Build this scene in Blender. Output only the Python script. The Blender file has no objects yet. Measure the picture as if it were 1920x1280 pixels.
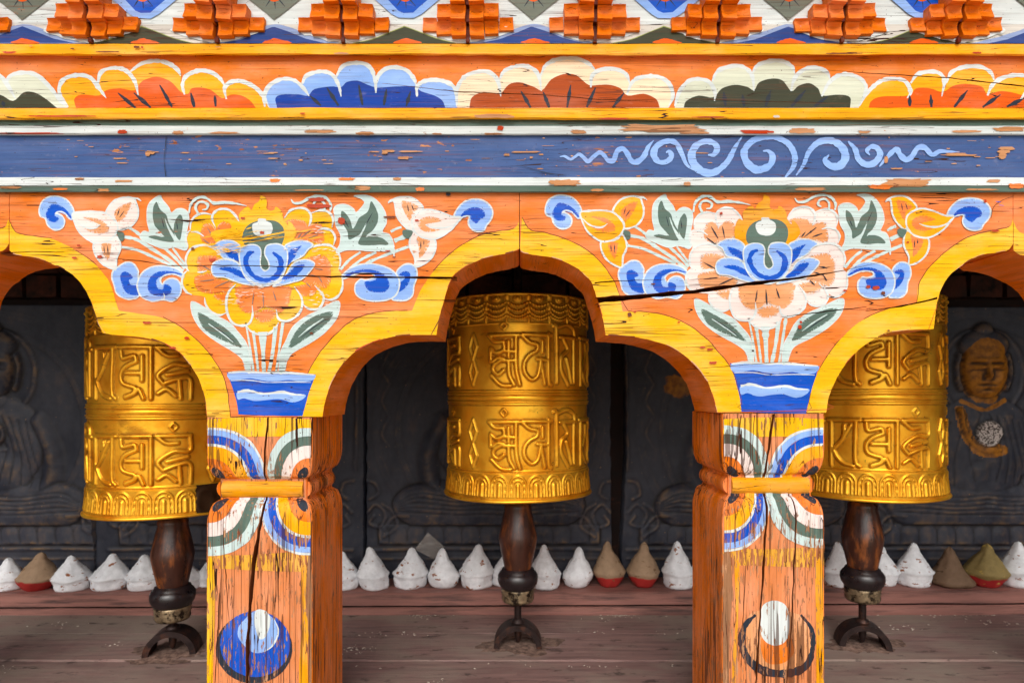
import bpy, bmesh, math, random
import numpy as np
from mathutils import Vector, Matrix, noise
from mathutils.geometry import tessellate_polygon
R = math.radians
random.seed(7)
SC = bpy.context.scene
COL = SC.collection

# ------------------------------------------------------------------ camera
D, F, CX, CY, CAMZ = 1.15, 1150.0, 971.0, 740.0, 1.60
cam = bpy.data.objects.new('camera', bpy.data.cameras.new('camera'))
COL.objects.link(cam)
cam.location = (0, -D, CAMZ)
cam.rotation_euler = (R(90), 0, 0)
cam.data.sensor_width = 36
cam.data.lens = 36 * F / 1920
cam.data.shift_x = (960 - CX) / 1920
cam.data.shift_y = (CY - 640) / 1920
cam.data.clip_start = 0.02
cam.data.clip_end = 600
cam.data.dof.use_dof = True
cam.data.dof.focus_distance = 1.17
cam.data.dof.aperture_fstop = 4.5
SC.camera = cam
# ------------------------------------------------------------------ world, sun, exposure
w = bpy.data.worlds.new('World'); SC.world = w; w.use_nodes = True
nt = w.node_tree; nt.nodes.clear()
sky = nt.nodes.new('ShaderNodeTexSky'); sky.sky_type = 'NISHITA'; sky.sun_disc = False
sky.sun_elevation = R(38); sky.sun_rotation = R(180); sky.air_density = 1.0; sky.dust_density = 4.0
hs = nt.nodes.new('ShaderNodeHueSaturation'); hs.inputs['Saturation'].default_value = 0.3
bg = nt.nodes.new('ShaderNodeBackground'); bg.inputs['Strength'].default_value = 0.15
wo = nt.nodes.new('ShaderNodeOutputWorld')
nt.links.new(sky.outputs[0], hs.inputs['Color']); nt.links.new(hs.outputs[0], bg.inputs['Color'])
nt.links.new(bg.outputs[0], wo.inputs['Surface'])
sun = bpy.data.objects.new('sun', bpy.data.lights.new('sun', 'SUN'))
COL.objects.link(sun)
sun.data.energy = 1.0; sun.data.angle = R(35); sun.data.color = (1.0, 0.965, 0.92)
sun.rotation_euler = (R(52), 0, R(-12))
SC.view_settings.view_transform = 'Standard'; SC.view_settings.look = 'None'
SC.view_settings.gamma = 1; SC.view_settings.exposure = 0.02
SC.render.engine = 'CYCLES'
SC.cycles.max_bounces = 8

# ------------------------------------------------------------------ helpers
def lin(c):
    return tuple(((v / 255) / 12.92 if v / 255 <= 0.04045 else ((v / 255 + 0.055) / 1.055) ** 2.4) for v in c)
def W(px, py, y=0.0):
    s = (D + y) / F
    return ((px - CX) * s, y, CAMZ - (py - CY) * s)
def tag(o, label=None, cat=None, group=None, kind=None):
    for k, v in (('label', label), ('category', cat), ('group', group), ('kind', kind)):
        if v: o[k] = v
    return o
def empty(name, loc, label=None, cat=None, group=None):
    o = bpy.data.objects.new(name, None); COL.objects.link(o); o.location = loc
    o.empty_display_size = 0.05
    return tag(o, label, cat, group)
class MB:
    """collects faces with materials, links as one mesh object"""
    def __init__(s): s.v = []; s.f = []; s.m = []; s.mats = []; s.sm = []
    def mi(s, m):
        if m not in s.mats: s.mats.append(m)
        return s.mats.index(m)
    def face(s, pts, m, smooth=False):
        n = len(s.v); s.v.extend([tuple(p) for p in pts]); s.f.append(tuple(range(n, n + len(pts)))); s.m.append(s.mi(m)); s.sm.append(smooth)
    def grid(s, rows, m, closed=False, smooth=True, flip=False):
        n = len(s.v); R_, C_ = len(rows), len(rows[0]); k = s.mi(m)
        for r in rows: s.v.extend([tuple(p) for p in r])
        for i in range(R_ - 1):
            for j in range(C_ if closed else C_ - 1):
                a, b = n + i * C_ + j, n + i * C_ + (j + 1) % C_
                c, d = b + C_, a + C_
                s.f.append((a, b, c, d) if not flip else (d, c, b, a)); s.m.append(k); s.sm.append(smooth)
    def box(s, x0, x1, y0, y1, z0, z1, m, j=0.0):
        def q(x, y, z): return (x + random.uniform(-j, j), y + random.uniform(-j, j), z + random.uniform(-j, j))
        p = [q(x, y, z) for z in (z0, z1) for y in (y0, y1) for x in (x0, x1)]
        n = len(s.v); s.v.extend(p); k = s.mi(m)
        for f in ((0, 2, 3, 1), (4, 5, 7, 6), (0, 1, 5, 4), (2, 6, 7, 3), (0, 4, 6, 2), (1, 3, 7, 5)):
            s.f.append(tuple(n + i for i in f)); s.m.append(k); s.sm.append(False)
    def lathe(s, prof, c, m, n=48, jit=None, smooth=True):
        rows = []
        for (r, z) in prof:
            row = []
            for i in range(n):
                a = 2 * math.pi * i / n
                x, y, zz = r * math.cos(a), r * math.sin(a), z
                if jit: x, y, zz = jit(x, y, zz, a)
                row.append((c[0] + x, c[1] + y, c[2] + zz))
            rows.append(row)
        s.grid(rows, m, closed=True, smooth=smooth)
    def build(s, name, parent=None, merge=0):
        me = bpy.data.meshes.new(name)
        off = parent.matrix_world.translation if False else (Vector(parent['_o']) if parent and '_o' in parent else Vector((0, 0, 0)))
        me.from_pydata([(a - off[0], b - off[1], c - off[2]) for a, b, c in s.v], [], s.f)
        for m in s.mats: me.materials.append(m)
        me.polygons.foreach_set('material_index', s.m); me.polygons.foreach_set('use_smooth', s.sm)
        if merge:
            bm = bmesh.new(); bm.from_mesh(me); bmesh.ops.remove_doubles(bm, verts=bm.verts, dist=merge); bm.to_mesh(me); bm.free()
        me.update()
        o = bpy.data.objects.new(name, me); COL.objects.link(o)
        if parent: o.parent = parent
        return o
def root(name, loc, label, cat, group=None):
    o = empty(name, loc, label, cat, group); o['_o'] = list(loc)
    return o
def spline(pts, n=6, closed=False):
    P = [Vector((p[0], p[1])) for p in pts]; out = []
    N = len(P)
    rng = range(N) if closed else range(N - 1)
    for i in rng:
        p1, p2 = P[i], P[(i + 1) % N]
        p0 = P[i - 1] if (closed or i > 0) else p1 * 2 - p2
        p3 = P[(i + 2) % N] if (closed or i + 2 < N) else p2 * 2 - p1
        for k in range(n):
            t = k / n
            out.append(0.5 * ((2 * p1) + (p2 - p0) * t + (2 * p0 - 5 * p1 + 4 * p2 - p3) * t * t + (3 * p1 - p0 - 3 * p2 + p3) * t ** 3))
    if not closed: out.append(P[-1])
    return [(q.x, q.y) for q in out]
def clip_half(poly, a, b, keep_left):
    out = []; ex, ey = b[0] - a[0], b[1] - a[1]
    def sd(p): 
        d = ex * (p[1] - a[1]) - ey * (p[0] - a[0])
        return d if keep_left else -d
    n = len(poly)
    for i in range(n):
        p, q = poly[i], poly[(i + 1) % n]; dp, dq = sd(p), sd(q)
        if dp >= 0: out.append(p)
        if (dp > 0 > dq) or (dp < 0 < dq):
            t = dp / (dp - dq); out.append((p[0] + (q[0] - p[0]) * t, p[1] + (q[1] - p[1]) * t))
    return out
def area(p):
    return 0.5 * sum(p[i][0] * p[(i + 1) % len(p)][1] - p[(i + 1) % len(p)][0] * p[i][1] for i in range(len(p)))
def subtract(polys, quad):
    if area(quad) < 0: quad = quad[::-1]
    qx0, qx1 = min(q[0] for q in quad), max(q[0] for q in quad); qy0, qy1 = min(q[1] for q in quad), max(q[1] for q in quad)
    res = []
    for p in polys:
        if max(a[0] for a in p) < qx0 or min(a[0] for a in p) > qx1 or max(a[1] for a in p) < qy0 or min(a[1] for a in p) > qy1:
            res.append(p); continue
        cur = p
        for i in range(len(quad)):
            a, b = quad[i], quad[(i + 1) % len(quad)]
            o = clip_half(cur, a, b, False)
            if len(o) >= 3 and abs(area(o)) > 1e-4: res.append(o)
            cur = clip_half(cur, a, b, True)
            if len(cur) < 3: break
    return res
def ribbon_quads(pts, ws, n=6, closed=False, jit=0.0):
    """variable width ribbon along a spline, as convex quads"""
    if isinstance(ws, (int, float)): ws = [ws] * len(pts)
    P = spline([(p[0], p[1]) for p in pts], n, closed)
    if closed: ws = list(ws) + [ws[0]]; P = P + [P[0]]
    WW = []
    for i in range(len(P)):
        t = i / n; k = min(int(t), len(ws) - 2); t -= k
        WW.append(ws[k] * (1 - t) + ws[k + 1] * t)
    L, Rr = [], []
    for i, p in enumerate(P):
        a = P[max(i - 1, 0)]; b = P[min(i + 1, len(P) - 1)]
        if closed and i in (0, len(P) - 1): a, b = P[-2], P[1]
        tx, ty = b[0] - a[0], b[1] - a[1]; l = math.hypot(tx, ty) or 1
        nx, ny = -ty / l, tx / l
        h = WW[i] / 2 * (1 + jit * (noise.noise((p[0] * 0.15, p[1] * 0.15, 3.1))))
        L.append((p[0] + nx * h, p[1] + ny * h)); Rr.append((p[0] - nx * h, p[1] - ny * h))
    return [[L[i], L[i + 1], Rr[i + 1], Rr[i]] for i in range(len(P) - 1)]
class Paint:
    """flat painting on a board: pixel-measured outlines laid out on a real plane"""
    def __init__(s, mb, y0, cracks=(), fn=None, strips=None, remap=None, base=0.0):
        s.mb = mb; s.y0 = y0; s.lay = 0.0005 + base; s.cr = cracks; s.fn = fn; s.strips = strips; s.remap = remap
    def emit(s, polys, m, dl=0.0):
        for q in s.cr: polys = subtract(polys, q)
        if s.strips:
            out = []
            for p in polys:
                lo, hi = min(a[1] for a in p), max(a[1] for a in p)
                for i in range(len(s.strips) - 1):
                    a, b = s.strips[i], s.strips[i + 1]
                    if b <= lo or a >= hi: continue
                    q = clip_half(p, (0, a), (1, a), True); 
                    if len(q) >= 3: q = clip_half(q, (0, b), (1, b), False)
                    if len(q) >= 3: out.append(q)
            polys = out
        for p in polys:
            if abs(area(p)) < 0.02: continue
            if area(p) > 0: p = p[::-1]
            if s.fn: s.mb.face([s.fn(a[0], a[1], s.lay + dl) for a in p[::-1]], m)
            else:
                s.mb.face([(W(a[0], a[1], s.y0)[0], s.y0 - s.lay - dl, W(a[0], a[1], s.y0)[2]) for a in p[::-1]], m)
    def step(s): s.lay += 0.00002
    def mp(s, pts): return [s.remap(*p[:2]) for p in pts] if s.remap else pts
    def poly(s, pts, m, n=5, jit=0.35, sharp=False):
        P = s.mp(pts)
        if not sharp: P = spline(P, n, True)
        if jit: P = [(x + jit * noise.noise((x * .2, y * .2, 1.7)) * 1.6, y + jit * noise.noise((x * .2, y * .2, 9.2)) * 1.6) for x, y in P]
        tris = tessellate_polygon([[Vector((x, y, 0)) for x, y in P]])
        s.emit([[P[i] for i in t] for t in tris], m); s.step()
        return P
    def stroke(s, pts, ws, m, n=6, closed=False, jit=0.5):
        qs = ribbon_quads(s.mp(pts), ws, n, closed, jit)
        for i, q in enumerate(qs):
            # split so every piece is convex
            s.emit([[q[0], q[1], q[2]], [q[0], q[2], q[3]]], m, dl=i * 4e-7)
        s.step()
    def feather(s, pts, m, L=(2.5, 8), wd=1.3, pr=.75, n=4):
        P = spline(s.mp(pts), n, True); cx = sum(q[0] for q in P) / len(P); cy = sum(q[1] for q in P) / len(P)
        rm = s.remap; s.remap = None
        for i, q in enumerate(P):
            for k in range(2):
                if random.random() > pr: continue
                r_ = P[(i + 1) % len(P)]; t = random.random(); x, y = q[0] + (r_[0] - q[0]) * t, q[1] + (r_[1] - q[1]) * t
                dx, dy = cx - x, cy - y; l = math.hypot(dx, dy) or 1; ln = min(random.uniform(*L), l * .6); dx, dy = dx / l, dy / l
                s.stroke([(x - dx * 1.2, y - dy * 1.2), (x + dx * ln * .5 + random.uniform(-.5, .5), y + dy * ln * .5), (x + dx * ln, y + dy * ln)], [wd, wd * .7, .1], m, n=2); s.lay -= 0.00002
        s.remap = rm; s.lay += 0.00002
    def dab(s, a, b, wd, m):
        mx, my = (a[0] + b[0]) / 2, (a[1] + b[1]) / 2
        s.stroke([a, (mx, my), b], [wd * .25, wd, wd * .45], m, n=4)
def ZT(ox, oy, sc):
    return lambda pts: [(ox + x / sc, oy + y / sc) for x, y in pts]

# ------------------------------------------------------------------ materials
def newmat(name):
    m = bpy.data.materials.new(name); m.use_nodes = True
    m.node_tree.nodes.clear(); return m, m.node_tree
def nd(nt, t, **kw):
    n = nt.nodes.new(t)
    for k, v in kw.items():
        if hasattr(n, k) and not k.startswith('i_'): setattr(n, k, v)
    return n
def noise_node(nt, vec, scale, loc=(0, 0, 0), detail=3, rough=0.55, dist=0.0):
    mp = nt.nodes.new('ShaderNodeMapping'); mp.inputs['Scale'].default_value = scale; mp.inputs['Location'].default_value = loc
    nt.links.new(vec, mp.inputs[0])
    n = nt.nodes.new('ShaderNodeTexNoise'); n.inputs['Scale'].default_value = 1; n.inputs['Detail'].default_value = detail
    n.inputs['Roughness'].default_value = rough; n.inputs['Distortion'].default_value = dist
    nt.links.new(mp.outputs[0], n.inputs['Vector']); return n.outputs['Fac']
def ramp(nt, fac, a, b, va=0.0, vb=1.0):
    r = nt.nodes.new('ShaderNodeMapRange'); r.inputs['From Min'].default_value = a; r.inputs['From Max'].default_value = b
    r.inputs['To Min'].default_value = va; r.inputs['To Max'].default_value = vb
    nt.links.new(fac, r.inputs['Value']); return r.outputs[0]
def math_(nt, op, a, b=None, clamp=False):
    n = nt.nodes.new('ShaderNodeMath'); n.operation = op; n.use_clamp = clamp
    for i, x in enumerate((a, b)):
        if x is None: continue
        if isinstance(x, (int, float)): n.inputs[i].default_value = x
        else: nt.links.new(x, n.inputs[i])
    return n.outputs[0]
def mix(nt, fac, a, b, bt='MIX'):
    n = nt.nodes.new('ShaderNodeMix'); n.data_type = 'RGBA'; n.blend_type = bt
    if isinstance(fac, (int, float)): n.inputs[0].default_value = fac
    else: nt.links.new(fac, n.inputs[0])
    for i, x in ((6, a), (7, b)):
        if isinstance(x, tuple): n.inputs[i].default_value = (*x, 1) if len(x) == 3 else x
        else: nt.links.new(x, n.inputs[i])
    return n.outputs[2]
GROUPS = {}
def weather_group(d):
    """aged paint on split wood; d = grain direction 'h' or 'v' or 'y'"""
    if d in GROUPS: return GROUPS[d]
    g = bpy.data.node_groups.new('aged_paint_' + d, 'ShaderNodeTree')
    I = g.interface
    for nm, t in (('Color', 'NodeSocketColor'), ('Under', 'NodeSocketColor'), ('Wear', 'NodeSocketFloat'), ('Crack', 'NodeSocketFloat'), ('Rough', 'NodeSocketFloat'), ('Bump', 'NodeSocketFloat')):
        I.new_socket(nm, in_out='INPUT', socket_type=t)
    I.new_socket('Shader', in_out='OUTPUT', socket_type='NodeSocketShader')
    gi = g.nodes.new('NodeGroupInput'); go = g.nodes.new('NodeGroupOutput')
    vec = g.nodes.new('ShaderNodeNewGeometry').outputs['Position']
    def S(along, across): return {'h': (along, across, across), 'v': (across, across, along), 'y': (across, along, across)}[d]
    grain = noise_node(g, vec, S(9, 210), detail=4, rough=0.65)
    grain2 = noise_node(g, vec, S(3.2, 70), (3, 1, 5), detail=3, dist=0.4)
    # thin splits along the grain
    c1 = noise_node(g, vec, S(2.3, 52) if d != 'v' else S(2.6, 85), (7, 2, 1), detail=2.5, rough=0.5, dist=0.25)
    c1 = math_(g, 'ABSOLUTE', math_(g, 'SUBTRACT', c1, 0.5))
    cm = noise_node(g, vec, S(6, 16), (1, 8, 4), detail=2)
    wth = ramp(g, cm, 0.50, 0.72, 0.0, 0.0075 if d != 'v' else 0.012)
    crack = math_(g, 'GREATER_THAN', math_(g, 'MULTIPLY', wth, gi.outputs['Crack']), c1)
    # chips
    ch = noise_node(g, vec, S(38, 130) if d != 'v' else S(34, 230), (4, 4, 2), detail=4, rough=0.6)
    big = noise_node(g, vec, S(5, 9), (2, 6, 8), detail=2)
    sm = math_(g, 'ADD', math_(g, 'MULTIPLY', ch, 0.72), math_(g, 'MULTIPLY', big, 0.28))
    th = math_(g, 'SUBTRACT', 0.72, math_(g, 'MULTIPLY', gi.outputs['Wear'], 0.16))
    chip = ramp(g, math_(g, 'SUBTRACT', sm, th), 0.0, 0.006)
    # tonal variation
    blot = noise_node(g, vec, S(8, 22), (9, 3, 3), detail=5, rough=0.6)
    streak = math_(g, 'ADD', math_(g, 'MULTIPLY', grain2, 0.5), math_(g, 'MULTIPLY', grain, 0.5))
    val = math_(g, 'MULTIPLY', ramp(g, streak, 0.30, 0.70, 0.78, 1.12), ramp(g, blot, 0.3, 0.7, 0.90, 1.08))
    hsv = g.nodes.new('ShaderNodeHueSaturation'); g.links.new(val, hsv.inputs['Value']); g.links.new(gi.outputs['Color'], hsv.inputs['Color'])
    g.links.new(ramp(g, blot, 0.3, 0.7, 1.07, 0.92), hsv.inputs['Saturation'])
    # rubbed thin where grain is high
    rub = math_(g, 'MULTIPLY', ramp(g, math_(g, 'ADD', math_(g, 'MULTIPLY', grain, 0.6), math_(g, 'MULTIPLY', big, 0.4)), 0.55, 0.66), math_(g, 'MULTIPLY', gi.outputs['Wear'], 0.22), True)
    c = mix(g, rub, hsv.outputs[0], gi.outputs['Under'])
    und = mix(g, ramp(g, grain, 0.35, 0.65), lin((120, 62, 38)), gi.outputs['Under'])
    c = mix(g, chip, c, und)
    # faint dusty scuffs
    dust = ramp(g, noise_node(g, vec, S(40, 90), (5, 5, 5), detail=5, rough=0.7), 0.60, 0.74, 0.0, 0.10)
    c = mix(g, dust, c, lin((224, 200, 176)))
    fine = noise_node(g, vec, S(4.5, 300), (6, 3, 9), detail=2, rough=0.5)
    fm = math_(g, 'MULTIPLY', ramp(g, fine, 0.57 if d != 'v' else .545, 0.65, 0, 0.6 if d != 'v' else .85), ramp(g, big, 0.40, 0.58, 0.25, 1.0), True)
    c = mix(g, fm, c, mix(g, 0.45, lin((120, 60, 30)), gi.outputs['Color']))
    speck = ramp(g, noise_node(g, vec, (260, 260, 260), (1, 1, 1), detail=1), 0.735, 0.76, 0.0, 0.75)
    c = mix(g, speck, c, lin((70, 40, 30)))
    c2 = noise_node(g, vec, S(3.4, 125) if d != 'v' else S(1.3, 78), (3, 7, 7), detail=1.5, rough=0.5, dist=0.15)
    c2 = math_(g, 'ABSOLUTE', math_(g, 'SUBTRACT', c2, 0.5))
    m2 = noise_node(g, vec, S(7, 26) if d != 'v' else S(3, 22), (8, 8, 4), detail=2)
    cr2 = math_(g, 'GREATER_THAN', math_(g, 'MULTIPLY', ramp(g, m2, 0.48, 0.70, 0.0, 0.017 if d != 'v' else 0.034), math_(g, 'MULTIPLY', gi.outputs['Crack'], 1.0)), c2)
    c = mix(g, math_(g, 'MULTIPLY', cr2, 0.72 if d == 'v' else 0.55), c, lin((70, 36, 20)))
    crack = math_(g, 'MAXIMUM', crack, math_(g, 'MULTIPLY', cr2, 0.6))
    c = mix(g, math_(g, 'GREATER_THAN', crack, 0.9), c, lin((52, 26, 16)))
    bsdf = g.nodes.new('ShaderNodeBsdfPrincipled'); g.links.new(c, bsdf.inputs['Base Color'])
    g.links.new(math_(g, 'ADD', gi.outputs['Rough'], ramp(g, streak, 0.3, 0.7, -0.08, 0.10)), bsdf.inputs['Roughness'])
    bsdf.inputs['Specular IOR Level'].default_value = 0.14
    h = math_(g, 'ADD', math_(g, 'MULTIPLY', grain, 0.55), math_(g, 'MULTIPLY', grain2, 0.7))
    h = math_(g, 'SUBTRACT', h, math_(g, 'MULTIPLY', chip, 0.25))
    h = math_(g, 'SUBTRACT', h, math_(g, 'MULTIPLY', crack, 1.3))
    bp = g.nodes.new('ShaderNodeBump'); bp.inputs['Distance'].default_value = 0.0022
    g.links.new(h, bp.inputs['Height']); g.links.new(gi.outputs['Bump'], bp.inputs['Strength'])
    g.links.new(bp.outputs[0], bsdf.inputs['Normal']); g.links.new(bsdf.outputs[0], go.inputs[0])
    GROUPS[d] = g; return g
WOOD = lin((196, 140, 100))
PM = {}
def paint(name, rgb, d='h', wear=0.3, crack=1.0, rough=0.5, under=(205, 118, 78), bump=0.45):
    key = name + '_' + d
    if key in PM: return PM[key]
    m, nt = newmat(key)
    gn = nt.nodes.new('ShaderNodeGroup'); gn.node_tree = weather_group(d)
    gn.inputs['Color'].default_value = (*lin(rgb), 1); gn.inputs['Under'].default_value = (*lin(under), 1)
    gn.inputs['Wear'].default_value = wear; gn.inputs['Crack'].default_value = crack; gn.inputs['Rough'].default_value = rough; gn.inputs['Bump'].default_value = bump
    o = nt.nodes.new('ShaderNodeOutputMaterial'); nt.links.new(gn.outputs[0], o.inputs[0])
    PM[key] = m; return m
def simple(name, rgb, rough=0.6, metal=0.0, vary=0.2, scale=40, bump=0.3, second=None, sfac=(0.5, 0.65), spec=0.4, stretch=(1, 1, 1), bdist=0.002):
    m, nt = newmat(name)
    vec = nt.nodes.new('ShaderNodeNewGeometry').outputs['Position']
    sv = tuple(scale * s for s in stretch)
    n1 = noise_node(nt, vec, sv, detail=6, rough=0.62)
    n2 = noise_node(nt, vec, tuple(s * 0.25 for s in sv), (4, 2, 7), detail=4)
    b = nt.nodes.new('ShaderNodeBsdfPrincipled')
    hsv = nt.nodes.new('ShaderNodeHueSaturation'); hsv.inputs['Color'].default_value = (*lin(rgb), 1)
    nt.links.new(math_(nt, 'MULTIPLY', ramp(nt, n1, 0.3, 0.7, 1 - vary, 1 + vary), ramp(nt, n2, 0.3, 0.7, 1 - vary * .6, 1 + vary * .6)), hsv.inputs['Value'])
    c = hsv.outputs[0]
    if second:
        n3 = noise_node(nt, vec, tuple(s * 0.8 for s in sv), (9, 9, 1), detail=5, rough=0.65)
        c = mix(nt, ramp(nt, n3, *sfac), c, lin(second))
    nt.links.new(c, b.inputs['Base Color']); b.inputs['Metallic'].default_value = metal
    nt.links.new(ramp(nt, n1, 0.3, 0.7, rough - 0.08, rough + 0.12), b.inputs['Roughness'])
    b.inputs['Specular IOR Level'].default_value = spec
    bp = nt.nodes.new('ShaderNodeBump'); bp.inputs['Strength'].default_value = bump; bp.inputs['Distance'].default_value = bdist
    nt.links.new(n1, bp.inputs['Height']); nt.links.new(bp.outputs[0], b.inputs['Normal'])
    o = nt.nodes.new('ShaderNodeOutputMaterial'); nt.links.new(b.outputs[0], o.inputs[0]); return m

RGB = dict(orange=(240, 132, 66), yellow=(248, 186, 26), bright=(254, 172, 4), beam=(234, 126, 44), blue=(0, 82, 196), lblue=(146, 182, 242),
           white=(216, 223, 222), cream=(240, 222, 216), tan=(232, 160, 108), green=(92, 114, 104), dkgreen=(62, 64, 46), navy=(34, 66, 140),
           slate=(66, 92, 144), lattice=(230, 116, 22), ink=(42, 50, 62), brown=(176, 74, 16), sage=(216, 220, 198), mint=(200, 220, 218),
           wood=(212, 160, 120), redp=(188, 66, 36), fire=(230, 92, 0), dorange=(238, 126, 44), grey=(206, 200, 190), line=(116, 62, 40), yorange=(236, 160, 40))
UND = dict(white=(214, 158, 122), slate=(206, 140, 92), yellow=(216, 150, 90), orange=(222, 150, 108), lblue=(236, 170, 130), blue=(206, 130, 92))
def C(name, d='h', **kw):
    if name == 'blue': kw['wear'] = .12 if d == 'h' else 1.15
    kw.setdefault('under', UND.get(name, (205, 118, 78)))
    if d == 'v': kw['under'] = (204, 152, 112); kw.setdefault('wear', .95); kw.setdefault('crack', 1.9); kw.setdefault('bump', 0.8)
    if name == 'orange' and d == 'v': return paint('faded_orange', (224, 138, 88), 'v', **kw)
    if name == 'wood' and d == 'v': return paint('grey_wood', (158, 112, 78), 'v', **kw)
    if name == 'slate': kw.setdefault('wear', 0.5)
    return paint(name, RGB[name], d, **kw)

# =================================================================== SETTING
GZ = 0.0
DECK = CAMZ - 0.695
m_ground = simple('ground_earth', (192, 178, 156), 0.9, scale=3, vary=0.25)
mb = MB(); mb.face([(-250, -250, GZ), (250, -250, GZ), (250, 250, GZ), (-250, 250, GZ)], m_ground)
g = mb.build('ground'); tag(g, 'bare pale earth in front of the shrine', None, None, 'structure')
m_stone = simple('whitewashed_stone', (196, 186, 170), 0.9, scale=9, vary=0.25, bump=0.6, bdist=0.01)
mb = MB(); mb.box(-2.4, 2.4, -0.02, 1.6, GZ - .05, DECK - 0.07, m_stone)
o = mb.build('stone_plinth'); tag(o, 'rough whitewashed stone plinth under the plank shelf', 'plinth')

# shelf floor of planks
m_floor, nt = newmat('dusty_planks')
vec = nt.nodes.new('ShaderNodeNewGeometry').outputs['Position']
ga = noise_node(nt, vec, (5, 60, 20), detail=6, rough=0.65)
gb = noise_node(nt, vec, (3.5, 6, 5), (3, 3, 3), detail=6, rough=0.6)
gc = noise_node(nt, vec, (14, 30, 20), (8, 1, 3), detail=6, rough=0.7)
c = mix(nt, ramp(nt, ga, 0.35, 0.65), lin((112, 88, 84)), lin((144, 114, 108)))
c = mix(nt, ramp(nt, gb, 0.42, 0.62, 0, 0.85), c, lin((142, 128, 116)))
c = mix(nt, ramp(nt, gc, 0.58, 0.66, 0, 0.7), c, lin((46, 38, 36)))
b = nt.nodes.new('ShaderNodeBsdfPrincipled'); nt.links.new(c, b.inputs['Base Color'])
nt.links.new(ramp(nt, gb, 0.3, 0.7, 0.5, 0.85), b.inputs['Roughness']); b.inputs['Specular IOR Level'].default_value = 0.3
bp = nt.nodes.new('ShaderNodeBump'); bp.inputs['Strength'].default_value = 0.7; bp.inputs['Distance'].default_value = 0.003
nt.links.new(math_(nt, 'ADD', ga, math_(nt, 'MULTIPLY', gc, 0.6)), bp.inputs['Height']); nt.links.new(bp.outputs[0], b.inputs['Normal'])
o_ = nt.nodes.new('ShaderNodeOutputMaterial'); nt.links.new(b.outputs[0], o_.inputs[0])

def wobble_board(mb, prof, x0, x1, m, amp=0.0012, step=0.012, freq=6.0, seed=0.0, tilt=0.0, mats=None, end=True):
    """extrude a (y,z) profile along x with hand-hewn wobble"""
    n = max(2, int((x1 - x0) / step)); rows = []
    for k, (y, z) in enumerate(prof):
        row = []
        for i in range(n + 1):
            x = x0 + (x1 - x0) * i / n
            a = amp * (noise.noise((x * freq, k * 1.7 + seed, 0.3)) + 0.5 * noise.noise((x * freq * 4, k * 2.3 + seed, 5.3)))
            b_ = amp * (noise.noise((x * freq, k * 1.7 + seed, 7.3)) + 0.6 * noise.noise((x * freq * 5, k * 2.3 + seed, 9.3)))
            row.append((x, y + a, z + b_ + tilt * x))
        rows.append(row)
    for k in range(len(rows) - 1):
        mb.grid([rows[k], rows[k + 1]], (mats[k] if mats else m), smooth=False, flip=True)
    if end:
        mb.face([r[0] for r in rows], m); mb.face([r[-1] for r in rows][::-1], m)
planks = root('plank_shelf', (0, 0.3, DECK), 'dusty brown plank shelf running under the prayer wheels', 'shelf')
ys = [-0.02, 0.13, 0.29, 0.455, 0.64, 0.80, 1.0]
TILT = -0.004
for i in range(len(ys) - 1):
    mb = MB(); a, b2 = ys[i] + 0.0006, ys[i + 1] - 0.0006
    zt = DECK + random.uniform(-0.002, 0.002)
    wobble_board(mb, [(b2, zt - 0.045), (a, zt - 0.045), (a, zt - .003), (a + 0.003, zt), (b2 - 0.003, zt), (b2, zt - .003)], -2.3, 2.3, m_floor, amp=0.0016, step=0.03, seed=i * 3.1)
    mb.build('plank', planks)

# ledge with two mouldings behind the wheels
m_ledge = simple('red_brown_ledge', (146, 100, 90), 0.62, scale=14, vary=0.22, second=(84, 62, 58), sfac=(0.5, 0.68), stretch=(0.4, 4, 5), bump=0.5)
LZ = DECK
led = root('ledge', (0, 0.8, LZ), 'red brown wooden ledge carrying the row of clay cones', 'ledge')
mb = MB()
wobble_board(mb, [(1.04, LZ - .01), (0.792, LZ - .01), (0.790, LZ + .004), (0.790, LZ + 0.020), (0.797, LZ + 0.024)], -2.3, 2.3, m_ledge, seed=3, step=0.03, tilt=0.004)
mb.build('lower_strip', led)
mb = MB()
wobble_board(mb, [(0.82, LZ + .028), (0.799, LZ + .028), (0.798, LZ + 0.062), (0.806, LZ + 0.066), (1.03, LZ + 0.066), (1.03, LZ - .01)], -2.3, 2.3, m_ledge, seed=8, step=0.03, tilt=0.004)
mb.build('top_board', led)
LEDGE_TOP = LZ + 0.066

# back wall and dark enclosure
m_dark = simple('sooty_boards', (40, 24, 19), 0.8, scale=12, vary=0.5, second=(92, 48, 26), sfac=(0.6, 0.75), stretch=(1, 3, 3))
mb = MB(); mb.box(-2.4, 2.4, 1.03, 1.25, DECK - .05, CAMZ + 0.62, m_dark)
o = mb.build('back_wall'); tag(o, 'sooty dark brown wall behind the carved slates', 'wall')
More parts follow.
